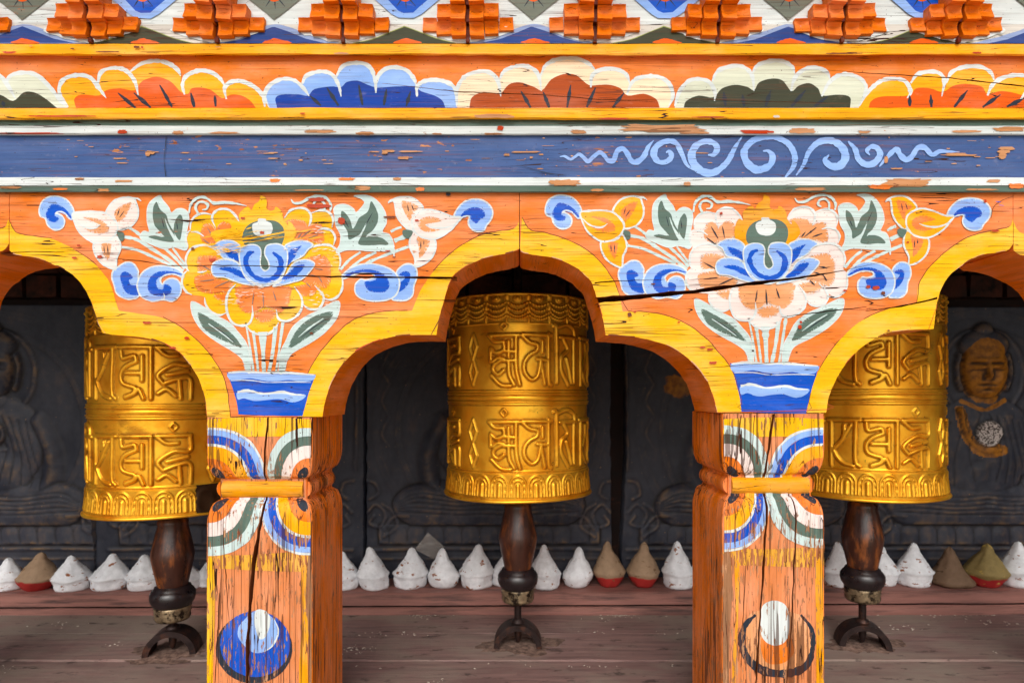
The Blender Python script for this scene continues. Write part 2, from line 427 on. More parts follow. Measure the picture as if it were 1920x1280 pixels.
# rough masonry blocks above the slates
m_brick = simple('sooty_masonry', (70, 34, 22), 0.85, scale=22, vary=0.5, second=(24, 14, 10), sfac=(0.45, 0.65), bump=0.8, bdist=0.006)
mb = MB(); x = -2.3
while x < 2.3:
    wd = random.uniform(0.10, 0.2)
    for r in range(2):
        z0 = CAMZ + 0.335 + r * 0.085
        mb.box(x + 0.006, x + wd - 0.006, 0.985 + random.uniform(0, .015), 1.035, z0 + .006, z0 + 0.08, m_brick, 0.004)
    x += wd
o = mb.build('masonry_course'); tag(o, 'rough dark masonry course above the slate panels', 'masonry')
mb = MB(); mb.box(-2.4, 2.4, 0.15, 1.25, CAMZ + 0.50, CAMZ + 0.56, m_dark)
o = mb.build('niche_ceiling'); tag(o, 'dark board ceiling over the prayer wheels', 'ceiling')
for sx, wd_ in ((-1, 'left'), (1, 'right')):
    mb = MB(); mb.box(min(sx * 2.28, sx * 2.4), max(sx * 2.28, sx * 2.4), 0.15, 1.03, DECK, CAMZ + 0.5, m_dark)
    o = mb.build('end_wall'); tag(o, 'dark end wall closing the %s side of the niche' % wd_, 'wall')

# =================================================================== CARVED SLATE PANELS
m_slate, nt = newmat('carved_slate')
vec = nt.nodes.new('ShaderNodeNewGeometry').outputs['Position']
n1 = noise_node(nt, vec, (9, 9, 5), detail=7, rough=0.65); n2 = noise_node(nt, vec, (60, 60, 60), detail=4); n3 = noise_node(nt, vec, (110, 110, 110), (5, 5, 5), detail=1)
c = mix(nt, ramp(nt, n1, 0.35, 0.65), lin((40, 44, 57)), lin((70, 72, 82)))
c = mix(nt, ramp(nt, n1, 0.58, 0.75, 0, .5), c, lin((112, 90, 70)))
c = mix(nt, ramp(nt, n3, 0.76, 0.79, 0, .8), c, lin((150, 120, 90)))
def attr(nt, nm):
    a_ = nt.nodes.new('ShaderNodeAttribute'); a_.attribute_name = nm; return a_.outputs['Fac']
n4 = noise_node(nt, vec, (24, 24, 24), (6, 6, 6), detail=5, rough=.65)
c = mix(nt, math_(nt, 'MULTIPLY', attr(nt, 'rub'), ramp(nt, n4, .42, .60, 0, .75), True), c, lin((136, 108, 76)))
gmk = ramp(nt, math_(nt, 'ADD', attr(nt, 'gild'), math_(nt, 'MULTIPLY', math_(nt, 'SUBTRACT', n4, .5), 1.1)), .42, .62)
c = mix(nt, gmk, c, mix(nt, ramp(nt, n2, .4, .65), lin((176, 112, 22)), lin((128, 78, 20))))
c = mix(nt, math_(nt, 'MULTIPLY', attr(nt, 'crease'), 0.85), c, lin((26, 18, 14)))  # creases darkened in colour: grime plus shading that frontal light leaves out
c = mix(nt, attr(nt, 'chalk'), c, mix(nt, ramp(nt, noise_node(nt, vec, (150, 150, 150), (2, 8, 2), detail=3), .47, .56), lin((206, 196, 190)), lin((74, 62, 56))))
b = nt.nodes.new('ShaderNodeBsdfPrincipled'); nt.links.new(c, b.inputs['Base Color']); nt.links.new(ramp(nt, n1, .3, .7, 0.42, 0.7), b.inputs['Roughness'])
b.inputs['Specular IOR Level'].default_value = 0.35
bp = nt.nodes.new('ShaderNodeBump'); bp.inputs['Strength'].default_value = 0.5; bp.inputs['Distance'].default_value = 0.003
nt.links.new(math_(nt, 'ADD', n1, math_(nt, 'MULTIPLY', n2, 0.25)), bp.inputs['Height']); nt.links.new(bp.outputs[0], b.inputs['Normal'])
o_ = nt.nodes.new('ShaderNodeOutputMaterial'); nt.links.new(b.outputs[0], o_.inputs[0])
m_relief = simple('rubbed_slate_edge', (140, 116, 86), 0.55, scale=30, vary=0.45, second=(50, 52, 60), sfac=(0.42, 0.6))
m_gild = simple('old_gilding', (206, 136, 22), 0.5, metal=0.25, scale=30, vary=0.4, second=(84, 52, 22), sfac=(0.52, 0.68))
m_bowl = simple('chalk_white', (190, 180, 168), 0.8, scale=120, vary=0.4, second=(70, 58, 50), sfac=(0.5, 0.6))
PY = 0.965          # front plane of the slates
def bw(px, py): return W(px, py, PY)
def relief_line(mb, pts, wd=5, h=0.004, m=None, n=6, y=PY):
    """raised carved line: tube-like ridge on the slate, px measured on the slate plane"""
    P = spline(pts, n); m = m or m_relief
    rows = []
    L = len(P)
    for i, p in enumerate(P):
        a = P[max(i - 1, 0)]; b_ = P[min(i + 1, L - 1)]; tx, ty = b_[0] - a[0], b_[1] - a[1]; l = math.hypot(tx, ty) or 1
        nx, ny = -ty / l, tx / l; row = []
        hw_ = wd / 2 * min(1, 0.35 + i / 4, 0.35 + (L - 1 - i) / 4)
        for t, hh in ((-1, -0.001), (-.6, .75), (0, 1), (.6, .75), (1, -0.001)):
            q = W(p[0] + nx * hw_ * t, p[1] + ny * hw_ * t, y); row.append((q[0], y - h * hh, q[2]))
        rows.append(row)
    mb.grid(rows, m)
def arc(cx, cy, rx, ry, a0, a1, n=14):
    return [(cx + rx * math.cos(R(a0 + (a1 - a0) * i / n)), cy + ry * math.sin(R(a0 + (a1 - a0) * i / n))) for i in range(n + 1)]
panels = [(-330, 178, 'behind the left prayer wheel at the far left'), (182, 682, 'left of the middle wheel, half behind the left post'), (688, 1146, 'directly behind the middle prayer wheel'),
          (1166, 1640, 'half behind the right post'), (1646, 2200, 'with the gilded face, at the far right')]
for pi, (x0, x1, lab) in enumerate(panels):
    cxp = (x0 + x1) / 2
    if pi == 0: cxp = -10
    if pi == 4: cxp = 1840
    q0, q1 = bw(x0, 1105), bw(x1, 572 + 4 * (pi % 3))
    pr = root('carved_slate_panel', ((q0[0] + q1[0]) / 2, PY, LEDGE_TOP - 0.01), 'dark carved slate panel ' + lab, 'stone panel', 'carved slate panels along the back')
    # low relief: a seated figure in an aureole, worn smooth
    NXp, NYp = 210, 230
    xe0, xe1 = x0, x1
    gx = np.linspace(xe0, xe1, NXp)[None, :] * np.ones((NYp, 1)); gy = np.linspace(572 + 4 * (pi % 3), 1108, NYp)[:, None] * np.ones((1, NXp))
    sg = -1 if pi % 2 else 1
    X_ = (gx - cxp) * sg; Y_ = gy
    sm = lambda v: (lambda u: u * u * (3 - 2 * u))(np.clip(v, 0, 1))
    def ell(cx, cy, rx, ry, wd=4): return sm(-(np.hypot((X_ - cx) / rx, (Y_ - cy) / ry) - 1) * min(rx, ry) / wd)
    def dome(cx, cy, rx, ry): return np.sqrt(np.clip(1 - ((X_ - cx) / rx) ** 2 - ((Y_ - cy) / ry) ** 2, 0, 1))
    def line(pts, wd, mir=True):
        out = np.zeros_like(X_); P = spline(pts, 5)
        for sx_ in ((1, -1) if mir else (1,)):
            for (ax, ay), (bx_, by_) in zip(P, P[1:]):
                dx, dy = bx_ - ax, by_ - ay; XX = X_ * sx_
                t = np.clip(((XX - ax) * dx + (Y_ - ay) * dy) / (dx * dx + dy * dy + 1e-9), 0, 1)
                out = np.maximum(out, sm(1 - np.hypot(XX - ax - t * dx, Y_ - ay - t * dy) / wd))
        return out
    Hh = 3.5 * ell(0, 800, 222, 222) - 2.2 * ell(0, 800, 206, 206, 3) + 2.6 * ell(0, 805, 178, 190) - 1.6 * ell(0, 805, 166, 178, 3) + 4 * ell(0, 700, 84, 88) - 1.8 * ell(0, 700, 76, 80, 3)
    body = np.maximum.reduce([15 * dome(0, 830, 98, 92), 17 * dome(0, 868, 74, 96), 19 * dome(0, 948, 172, 44), 19 * dome(118, 946, 62, 42), 19 * dome(-118, 946, 62, 42), 13 * line([(84, 790), (112, 850), (104, 905), (50, 930)], 24)])
    Hh = np.maximum(Hh, 3 + body)
    for k in range(5): Hh -= 1.6 * line([(8 + 14 * k, 775 + 4 * k), (30 + 13 * k, 840 + 6 * k), (20 + 18 * k, 900 + 4 * k)], 3.2, k % 2 == 0) * (body > 2)
    for k in range(5): Hh -= 1.8 * line([(0, 925 + 9 * k), (60, 930 + 8 * k), (130, 922 + 9 * k), (168, 940 + 4 * k)], 3) * (body > 2)
    for k in range(3): Hh += 1.5 * line([(186, 660 + 60 * k), (200, 690 + 60 * k), (188, 716 + 60 * k)], 4)
    lo = (Y_ > 982) & (Y_ < 1020) & (np.abs(X_) < 205); aa = ((X_ / 34 + .5) % 1 - .5) * 2
    Hh = np.where(lo, 5 + 5 * np.clip(1 - np.hypot(aa, np.clip((1002 - Y_) / 20, 0, 2)), 0, 1) ** .6 * (Y_ < 1018), Hh)
    Hh += 4 * line([(0, 1028), (120, 1027), (228, 1030)], 5) + 3 * line([(0, 1046), (228, 1046)], 4)
    for P_l in ([(228, 960), (212, 945), (194, 962), (204, 986), (224, 980), (216, 966)], [(196, 1004), (172, 985), (180, 958), (200, 944)], [(232, 900), (214, 905), (208, 925), (222, 935)], [(236, 640), (238, 760), (234, 880)], [(150, 965), (178, 968), (196, 990)]):
        Hh += 3 * line(P_l, 4.5)
    # head
    fy = 690; hd = 26 * dome(0, fy, 42, 60) ** .8; g2 = lambda XX, YY, sx_, sy_: np.exp(-((X_ - XX) / sx_) ** 2 - ((Y_ - YY) / sy_) ** 2)
    hd = np.maximum(hd, 22 * dome(0, fy - 42, 46, 30)); hd = np.maximum(hd, 18 * dome(0, fy - 68, 18, 16)); hd = np.maximum(hd, 10 * line([(45, fy - 24), (50, fy), (47, fy + 26), (42, fy + 38)], 7)); hd = np.maximum(hd, 12 * dome(0, fy + 62, 30, 24))
    hs_ = hd.copy()
    for sx_ in (-1, 1):
        hd += 4 * g2(sx_ * 17, fy - 1, 10, 3.2) - 5 * g2(sx_ * 17, fy - 8, 12, 3) + 3.5 * g2(sx_ * 17, fy - 14, 13, 2.6) - 3 * g2(sx_ * 17, fy + 4, 11, 1.8) + 3 * g2(sx_ * 24, fy + 20, 10, 12) - 2.5 * g2(sx_ * 9, fy + 16, 3, 5)
    hd += 9 * g2(0, fy + 6, 4.5, 13) + 4 * g2(0, fy + 15, 8, 4) + 4 * g2(0, fy + 28, 12, 2.6) - 5 * g2(0, fy + 31.5, 13, 1.6) + 3.5 * g2(0, fy + 35, 9, 2.6) + 3 * g2(0, fy + 48, 11, 7) - 3 * g2(0, fy + 41, 9, 2)
    hd = np.where(hs_ > 1, hs_ + (hd - hs_) * 1.5, hs_)
    Hh = np.where(hd > 1, np.maximum(Hh, 5 + hd), Hh)
    # hand holding a bowl at the chest
    bowl = ell(6, 812, 25, 25, 2.5); Hh = np.maximum(Hh, 24 * bowl - 3 * ell(6, 812, 20, 20, 3) * bowl)
    hand = np.maximum(dome(8, 842, 36, 14), line([(-46, 770), (-40, 800), (-26, 828), (0, 846), (28, 842)], 13, False)); Hh = np.maximum(Hh, 21 * hand)
    for k in range(3): Hh -= 2.5 * line([(-52 + 8 * k, 775), (-44 + 8 * k, 802)], 2, False) * (hand > .1)
    nz = np.array([[noise.noise((gx[i, j] * .02, gy[i, j] * .02, pi * 3.)) + .5 * noise.noise((gx[i, j] * .07, gy[i, j] * .07, pi * 3.)) for j in range(0, NXp, 3)] for i in range(0, NYp, 3)])
    nz = np.repeat(np.repeat(nz, 3, 0), 3, 1)[:NYp, :NXp]
    for _ in range(3): nz = (nz + np.roll(nz, 1, 0) + np.roll(nz, -1, 0) + np.roll(nz, 1, 1) + np.roll(nz, -1, 1)) / 5
    Hh = Hh * (0.78 + .15 * nz) + 1.2 * nz
    Bl = Hh.copy()
    for _ in range(6): Bl = (Bl + np.roll(Bl, 1, 0) + np.roll(Bl, -1, 0) + np.roll(Bl, 1, 1) + np.roll(Bl, -1, 1)) / 5
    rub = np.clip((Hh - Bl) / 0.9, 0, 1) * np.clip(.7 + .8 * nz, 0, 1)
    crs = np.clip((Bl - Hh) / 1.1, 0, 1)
    u_ = (D + PY) / F * .85
    wob = np.array([1.6 * noise.noise((i * .12, pi, 1)) + .8 * noise.noise((i * .4, pi, 5)) for i in range(NYp)])
    tt = np.linspace(1, 0, NYp)
    inL = np.zeros(NYp); inR = np.zeros(NYp)
    if pi == 3: inL = 9 * np.clip(1.3 - np.abs(tt - .62) / .36, 0, 1)
    if pi == 2: inR = 2 * np.clip(1 - np.abs(tt - .6) / .4, 0, 1)
    if pi == 0: inR = 7 * np.clip(1 - np.abs(tt - .28) / .12, 0, 1)
    u0 = (gx - xe0) / (xe1 - xe0)
    PX = gx + (1 - u0) * (wob + inL)[:, None] - u0 * (wob[::-1] + inR)[:, None]
    ymid = PY - Hh * u_ * 1.0
    def bw2(px_, py_): return ((px_ - CX) * (D + PY) / F, CAMZ - (py_ - CY) * (D + PY) / F)
    VX, VZ = bw2(PX, gy); VZ = np.maximum(VZ, LEDGE_TOP - .006 - .004 * VX)
    gm = np.clip((hand > .12) * 1.0 + ell(0, fy + 6, 50, 68, 9) + line([(-40, 752), (0, 768), (40, 750)], 9, False), 0, 1) if pi == 4 else (np.clip(1.4 - np.hypot((gx - 1268) / 34, (gy - 722) / 26), 0, 1) if pi == 3 else np.zeros_like(Hh))
    gm = gm * np.clip(1.1 + .9 * nz, 0.35, 1); wm = bowl if pi == 4 else np.zeros_like(bowl)
    def sub(nm, keep):
        V_ = np.stack([VX, ymid, VZ], -1).reshape(-1, 3); fcs = []
        for i in range(NYp - 1):
            for j in range(NXp - 1):
                if keep[i, j]: a_ = i * NXp + j; fcs.append((a_, a_ + 1, a_ + NXp + 1, a_ + NXp)[::-1])
        used = sorted({q_ for f_ in fcs for q_ in f_}); mpv = {q_: k for k, q_ in enumerate(used)}
        VV = [tuple(V_[q_]) for q_ in used]; FF = [tuple(mpv[q_] for q_ in f_) for f_ in fcs]
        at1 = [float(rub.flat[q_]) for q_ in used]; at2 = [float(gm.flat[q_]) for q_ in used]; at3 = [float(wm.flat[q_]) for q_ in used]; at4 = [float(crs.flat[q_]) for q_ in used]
        if nm == 'slab':    # give the slab its thickness
            rim = [(0, j) for j in range(NXp)] + [(i, NXp - 1) for i in range(1, NYp)] + [(NYp - 1, j) for j in range(NXp - 2, -1, -1)] + [(i, 0) for i in range(NYp - 2, -1, -1)]
            n_ = len(VV)
            for (i, j) in rim: q_ = i * NXp + j; VV.append((V_[q_][0], 1.028, V_[q_][2])); at1.append(0.); at2.append(0.); at3.append(0.); at4.append(0.)
            for k in range(len(rim) - 1):
                a_, b_ = rim[k], rim[k + 1]; ia, ib = a_[0] * NXp + a_[1], b_[0] * NXp + b_[1]
                if ia in mpv and ib in mpv: FF.append((mpv[ia], mpv[ib], n_ + k + 1, n_ + k))
        o0 = pr['_o']
        me = bpy.data.meshes.new(nm); me.from_pydata([(a_ - o0[0], b_ - o0[1], c_ - o0[2]) for a_, b_, c_ in VV], [], FF)
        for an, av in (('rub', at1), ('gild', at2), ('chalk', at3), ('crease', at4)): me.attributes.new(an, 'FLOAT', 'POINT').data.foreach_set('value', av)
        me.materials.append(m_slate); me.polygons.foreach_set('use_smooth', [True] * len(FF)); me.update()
        o_n = bpy.data.objects.new(nm, me); COL.objects.link(o_n); o_n.parent = pr
    if pi == 4:
        kb = bowl > .5; kf = (ell(0, fy + 6, 50, 68, 9) > .2) & ~kb; kh = (hand > .12) & ~kb & ~kf
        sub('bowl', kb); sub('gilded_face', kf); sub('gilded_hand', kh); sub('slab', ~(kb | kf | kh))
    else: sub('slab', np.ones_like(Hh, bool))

# =================================================================== CLAY CONES
def clay(name, top, bot=None, z0=0.0, spots=(150, 90, 50)):
    m, nt = newmat(name)
    tc = nt.nodes.new('ShaderNodeTexCoord').outputs['Object']; gp = nt.nodes.new('ShaderNodeNewGeometry').outputs['Position']
    n1 = noise_node(nt, gp, (45, 45, 45), detail=6, rough=0.65); n2 = noise_node(nt, gp, (38, 38, 70), (3, 3, 9), detail=4, rough=0.6)
    c = mix(nt, ramp(nt, n1, .35, .65), tuple(v * 0.78 for v in lin(top)), lin(top))
    if bot:
        sx = nt.nodes.new('ShaderNodeSeparateXYZ'); nt.links.new(tc, sx.inputs[0])
        zz = math_(nt, 'ADD', sx.outputs['Z'], math_(nt, 'MULTIPLY', noise_node(nt, gp, (18, 18, 18), (2, 2, 2), detail=3), 0.030))
        c = mix(nt, ramp(nt, zz, z0 + 0.014, z0 + 0.017), lin(bot), c)
    c = mix(nt, ramp(nt, n2, 0.62, 0.655), c, lin(spots))
    b = nt.nodes.new('ShaderNodeBsdfPrincipled'); nt.links.new(c, b.inputs['Base Color']); b.inputs['Roughness'].default_value = 0.75; b.inputs['Specular IOR Level'].default_value = 0.3
    bp = nt.nodes.new('ShaderNodeBump'); bp.inputs['Strength'].default_value = 0.5; bp.inputs['Distance'].default_value = 0.003
    nt.links.new(n1, bp.inputs['Height']); nt.links.new(bp.outputs[0], b.inputs['Normal'])
    o_ = nt.nodes.new('ShaderNodeOutputMaterial'); nt.links.new(b.outputs[0], o_.inputs[0]); return m
m_cw = clay('white_clay', (250, 252, 255)); m_ctr = clay('tan_red_clay', (168, 140, 112), (176, 46, 42), 0.034, (120, 90, 60))
m_cb = clay('brown_clay', (126, 100, 78), None, 0, (80, 60, 40)); m_cg = clay('gilt_clay', (152, 132, 82), (178, 44, 44), 0.030, (190, 160, 80))
CY_ = 0.868
cones = [(16, 1046, 68, 'w', 0, 'white clay cone cut off by the left edge of the photo', 0), (71, 1035, 74, 't', 1, 'tan clay cone with faded red base, left of the left wheel handle', 2),
    (136, 1041, 70, 'w', 2, 'plain white clay cone just right of the leftmost tan and red one', -3), (207, 1037, 72, 'w', 3, 'broad white clay cone below the left wheel, third white one from the left', 2),
    (272, 1040, 70, 'w', 1, 'white clay cone half hidden by the left side of the left wheel handle', 0), (352, 1050, 58, 'w', 2, 'white clay cone seen between the left wheel handle and left post', 0),
    (388, 1052, 50, 'w', 3, 'white clay cone mostly hidden behind the left post', 0), (645, 1033, 62, 'w', 0, 'white clay cone partly hidden by the right side of the left post', 0),
    (705, 1025, 64, 'w', 1, 'rust stained white clay cone leaning left, second right of the left post', -9), (769, 1026, 66, 'w', 2, 'white clay cone with a brown spot at its tip, in front of the wrapper', 0),
    (832, 1027, 60, 'r', 3, 'rounded white clay cone between the wrapper and the tall one', 0), (894, 1020, 68, 'w', 4, 'tall pointed white clay cone just left of the middle wheel handle', 0),
    (948, 1030, 56, 'w', 1, 'white clay cone almost hidden behind the middle wheel handle', 0), (1023, 1020, 58, 'w', 2, 'white clay cone just right of the middle wheel handle', 0),
    (1083, 1025, 56, 'r', 0, 'small white clay cone left of the two tan and red ones', 0), (1141, 1014, 62, 't', 3, 'narrow tan clay cone with patchy red base, left one of the middle pair', 0),
    (1206, 1016, 64, 't', 4, 'tan clay cone with even red base, right one of the middle pair', 0), (1271, 1014, 62, 'w', 2, 'white clay cone with a small hole at its tip, left of the right post', 0),
    (1318, 1030, 50, 'w', 3, 'white clay cone of which a sliver shows beside the right post', 0), (1573, 1015, 60, 'w', 0, 'white clay cone between the right post and right wheel handle', 0),
    (1655, 1024, 56, 'w', 4, 'white clay cone peeking out behind the right wheel handle', 0), (1712, 1017, 66, 'w', 1, 'white clay cone with brown chips, right of the right wheel handle', 3),
    (1783, 1024, 78, 'b', 2, 'squat brown unpainted clay cone on the right', 0), (1848, 1018, 76, 'g', 4, 'olive gold clay cone with bright red base on the right', 0),
    (1906, 1015, 68, 'w', 3, 'white clay cone cut off by the right edge of the photo', 0)]
for i, (px, ty, wd, kd, var, lab, lean) in enumerate(cones):
    yv = CY_ + random.uniform(-0.010, 0.010); lean += random.uniform(-3, 3)
    if px in (948, 1655, 388): yv += 0.02
    s = (D + yv) / F
    bx = (px - CX) * s; base = LEDGE_TOP + 0.001 + TILT * -1 * bx
    H = (CAMZ - (ty - CY) * s) - base; Rr = wd / 2 * s
    rt = root('clay_cone', (bx, yv, base), lab, 'clay cone', 'clay offering cones along the ledge')
    sd = i * 3.7
    def prof(t):     # t 0..1 bottom to top -> radius fraction
        if kd == 'b':
            pts = [(0, .86), (.06, .98), (.14, 1.0), (.3, .78), (.5, .5), (.7, .33), (.85, .24), (.95, .13), (1, 0)]
        elif kd in ('t', 'g'):
            pts = [(0, .52), (.08, .66), (.2, .86), (.30, .97), (.34, 1.0), (.38, .92), (.50, .72), (.62, .56), (.72, .42), (.80, .30), (.9, .24), (.96, .15), (1, 0)]
        elif kd == 'r':
            pts = [(0, .66), (.06, .82), (.2, .97), (.32, 1.0), (.36, .93), (.5, .72), (.62, .56), (.7, .42), (.82, .34), (.92, .24), (.98, .12), (1, 0)]
        else:
            pts = [(0, .78), (.05, .84), (.2, .88), (.29, .90), (.32, .99), (.36, .98), (.40, .88), (.55, .66), (.7, .46), (.82, .31), (.91, .23), (.97, .15), (1, 0)]
        for a, b_ in zip(pts, pts[1:]):
            if a[0] <= t <= b_[0]: u = (t - a[0]) / (b_[0] - a[0]); return a[1] + (b_[1] - a[1]) * u
        return 0
    def jt(x, y, z, a):
        r0 = math.hypot(x, y); t = z / H
        k = 1 + 0.13 * noise.noise((math.cos(a) * 1.1 + sd, math.sin(a) * 1.1, t * 2)) + 0.06 * noise.noise((math.cos(a) * 4 + sd, math.sin(a) * 4, t * 9))
        if 0.42 < t < 0.8: k += 0.10 * abs(math.cos(a * 4 + sd)) ** .5 * (1 - abs(t - .6) / .2)
        if t > 0.42: k += 0.055 * (((t * 9 + .15 * math.sin(a * 3 + sd)) % 1) - .5)
        ln = math.tan(R(lean)) * z
        return (x * k + ln + 0.0035 * noise.noise((t * 2.5, sd, 0)), y * k * .95, z + 0.004 * noise.noise((math.cos(a) * 1.4, math.sin(a) * 1.4, sd)) * (1 if t > .05 else 0))
    zs = [0.0] + [k / 30 for k in range(1, 31)]
    mb = MB()
    n0 = 40
    mb.lathe([(0.0005, 0)] + [(max(prof(t) * Rr, 0.0004), t * H) for t in zs], (bx, yv, base), {'w': m_cw, 'r': m_cw, 't': m_ctr, 'b': m_cb, 'g': m_cg}[kd], n0, jt)
    o = mb.build('body', rt)
    if kd in ('t', 'g'): o.data.name = 'clay_body_two_tone'
# one-mesh things need no empty: fold each body into its root
for r_ in [o for o in COL.objects if o.name.startswith('clay_cone')]:
    ch = [c for c in COL.objects if c.parent == r_][0]
    nm, loc, props = r_.name, r_.location.copy(), {k: r_[k] for k in ('label', 'category', 'group')}
    ch.parent = None; bpy.data.objects.remove(r_)
    ch.name = nm; ch.location = loc
    for k, v in props.items(): ch[k] = v

# crumpled clear wrapper behind the cones
m_wrap, nt = newmat('clear_wrapper')
b = nt.nodes.new('ShaderNodeBsdfPrincipled'); b.inputs['Base Color'].default_value = (.55, .5, .46, 1); b.inputs['Alpha'].default_value = 0.32; b.inputs['Roughness'].default_value = 0.15
o_ = nt.nodes.new('ShaderNodeOutputMaterial'); nt.links.new(b.outputs[0], o_.inputs[0])
mb = MB(); rows = []
for i in range(9):
    row = []
    for j in range(9):
        u, v = i / 8, j / 8
        px = 777 + 25 * v + 44 * u - 14 * u * v; py = 1030 - 32 * v + 26 * u + 4 * v * u
        q = W(px, py, 0.93); row.append((q[0], 0.935 + 0.02 * u + 0.006 * noise.noise((u * 4, v * 4, 2)), q[2]))
    rows.append(row)
mb.grid(rows, m_wrap, smooth=False)
o = mb.build('plastic_wrapper'); tag(o, 'small crumpled clear wrapper stuck behind the white cones', 'wrapper')
md = o.modifiers.new('s', 'SOLIDIFY'); md.thickness = 0.0006

# =================================================================== PRAYER WHEELS
WZ, WR = 1.704, 0.1905
WYC = WZ - D
ztop = (CY - 549) / F * (WZ - WR); zbot = (CY - 938) / F * (WZ - WR)
DH = ztop - zbot
def vz(py): return (CY - py) / F * (WZ - WR)        # height on the drum front
GLY = {
 'om': ([(0, .04), (1, .04)], [(.9, .04), (.9, .65), (1.02, 1.0)], [(.66, .16), (.66, .46)], [(.66, .55), (.68, .8), (.84, 1.0)], [(.03, .06), (.2, .16), (.5, .17)],
        [(.06, .3), (.25, .38), (.5, .32), (.5, .2)], [(.06, .3), (.06, .55)], [(.12, .55), (.3, .48), (.5, .50)], [(.5, .5), (.2, .6), (.15, .72), (.32, .8), (.5, .72)], [(.08, .82), (.4, 1), (.72, 1.02)], [(.5, .34), (.9, .36)], [(.5, .53), (.9, .53)], 'dot'),
 'ma': ([(0, .03), (1, .03)], [(0, .05), (.25, .18), (.5, .22), (.48, .34), (.25, .42), (.08, .56), (.08, .75), (.3, .9), (.52, .82), (.62, .55)], [(.68, .16), (.68, .36)], [(.62, .5), (.68, .72), (.76, .98)], [(.9, 0), (.9, .88), (1, 1.0)], [(.5, .5), (.9, .52)]),
 'ni': ([(0, -.16), (.1, -.08), (.12, .95)], [(.1, -.12), (.5, -.2), (.82, -.12), (.9, .03)], [(.22, .06), (1, .06)], [(.85, .06), (.85, .95)], [(.38, .1), (.55, .3), (.3, .45), (.28, .7), (.58, 1.0)], [(.5, .48), (.62, .7), (.72, .95)]),
 'pa': ([(0, .03), (1, .03)], [(.1, .03), (.1, 1)], [(.52, .15), (.5, .4), (.2, .65)], [(.5, .38), (.72, .15)], [(.88, .03), (.86, .85), (1, 1.0)], [(.1, .6), (.4, .9), (.8, 1.0)]),
 'me': ([(0, .03), (1, .03)], [(.98, .03), (.98, 1)], [(.05, .1), (.1, .24), (.3, .22), (.5, .2), (.55, .3)], [(.55, .3), (.2, .4), (.05, .55), (.1, .7), (.3, .76), (.5, .8), (.45, .9), (.2, .96)], [(.72, .2), (.72, .66)], [(.22, .52), (.72, .52)], [(.2, .98), (.5, .9), (.62, .82), (.76, 1.0)]),
 'hu': ([(0, .03), (1, .03)], [(.03, .05), (.3, .18), (.62, .18)], [(.98, .03), (.98, .34), (.5, .35), (.05, .55), (.2, .72)], [(.3, .55), (.92, .47)], [(.2, .72), (.6, .63), (.98, .62), (1, 1)], [(.66, .65), (.7, 1.0)], [(.05, .9), (.3, .82), (.56, .95)], 'dot'),
 'di': ([(.5, 0), (.82, .25), (.5, .5), (.18, .25), (.5, 0)], [(.5, .5), (.82, .75), (.5, 1.0), (.18, .75), (.5, .5)])}
ORDER = [('di', -36, 20), ('om', -10.5, 23), ('ma', 14.5, 22.5), ('ni', 40, 24), ('pa', 67, 22), ('me', 92, 22), ('hu', 117, 22)]
NU, NV = 900, 380
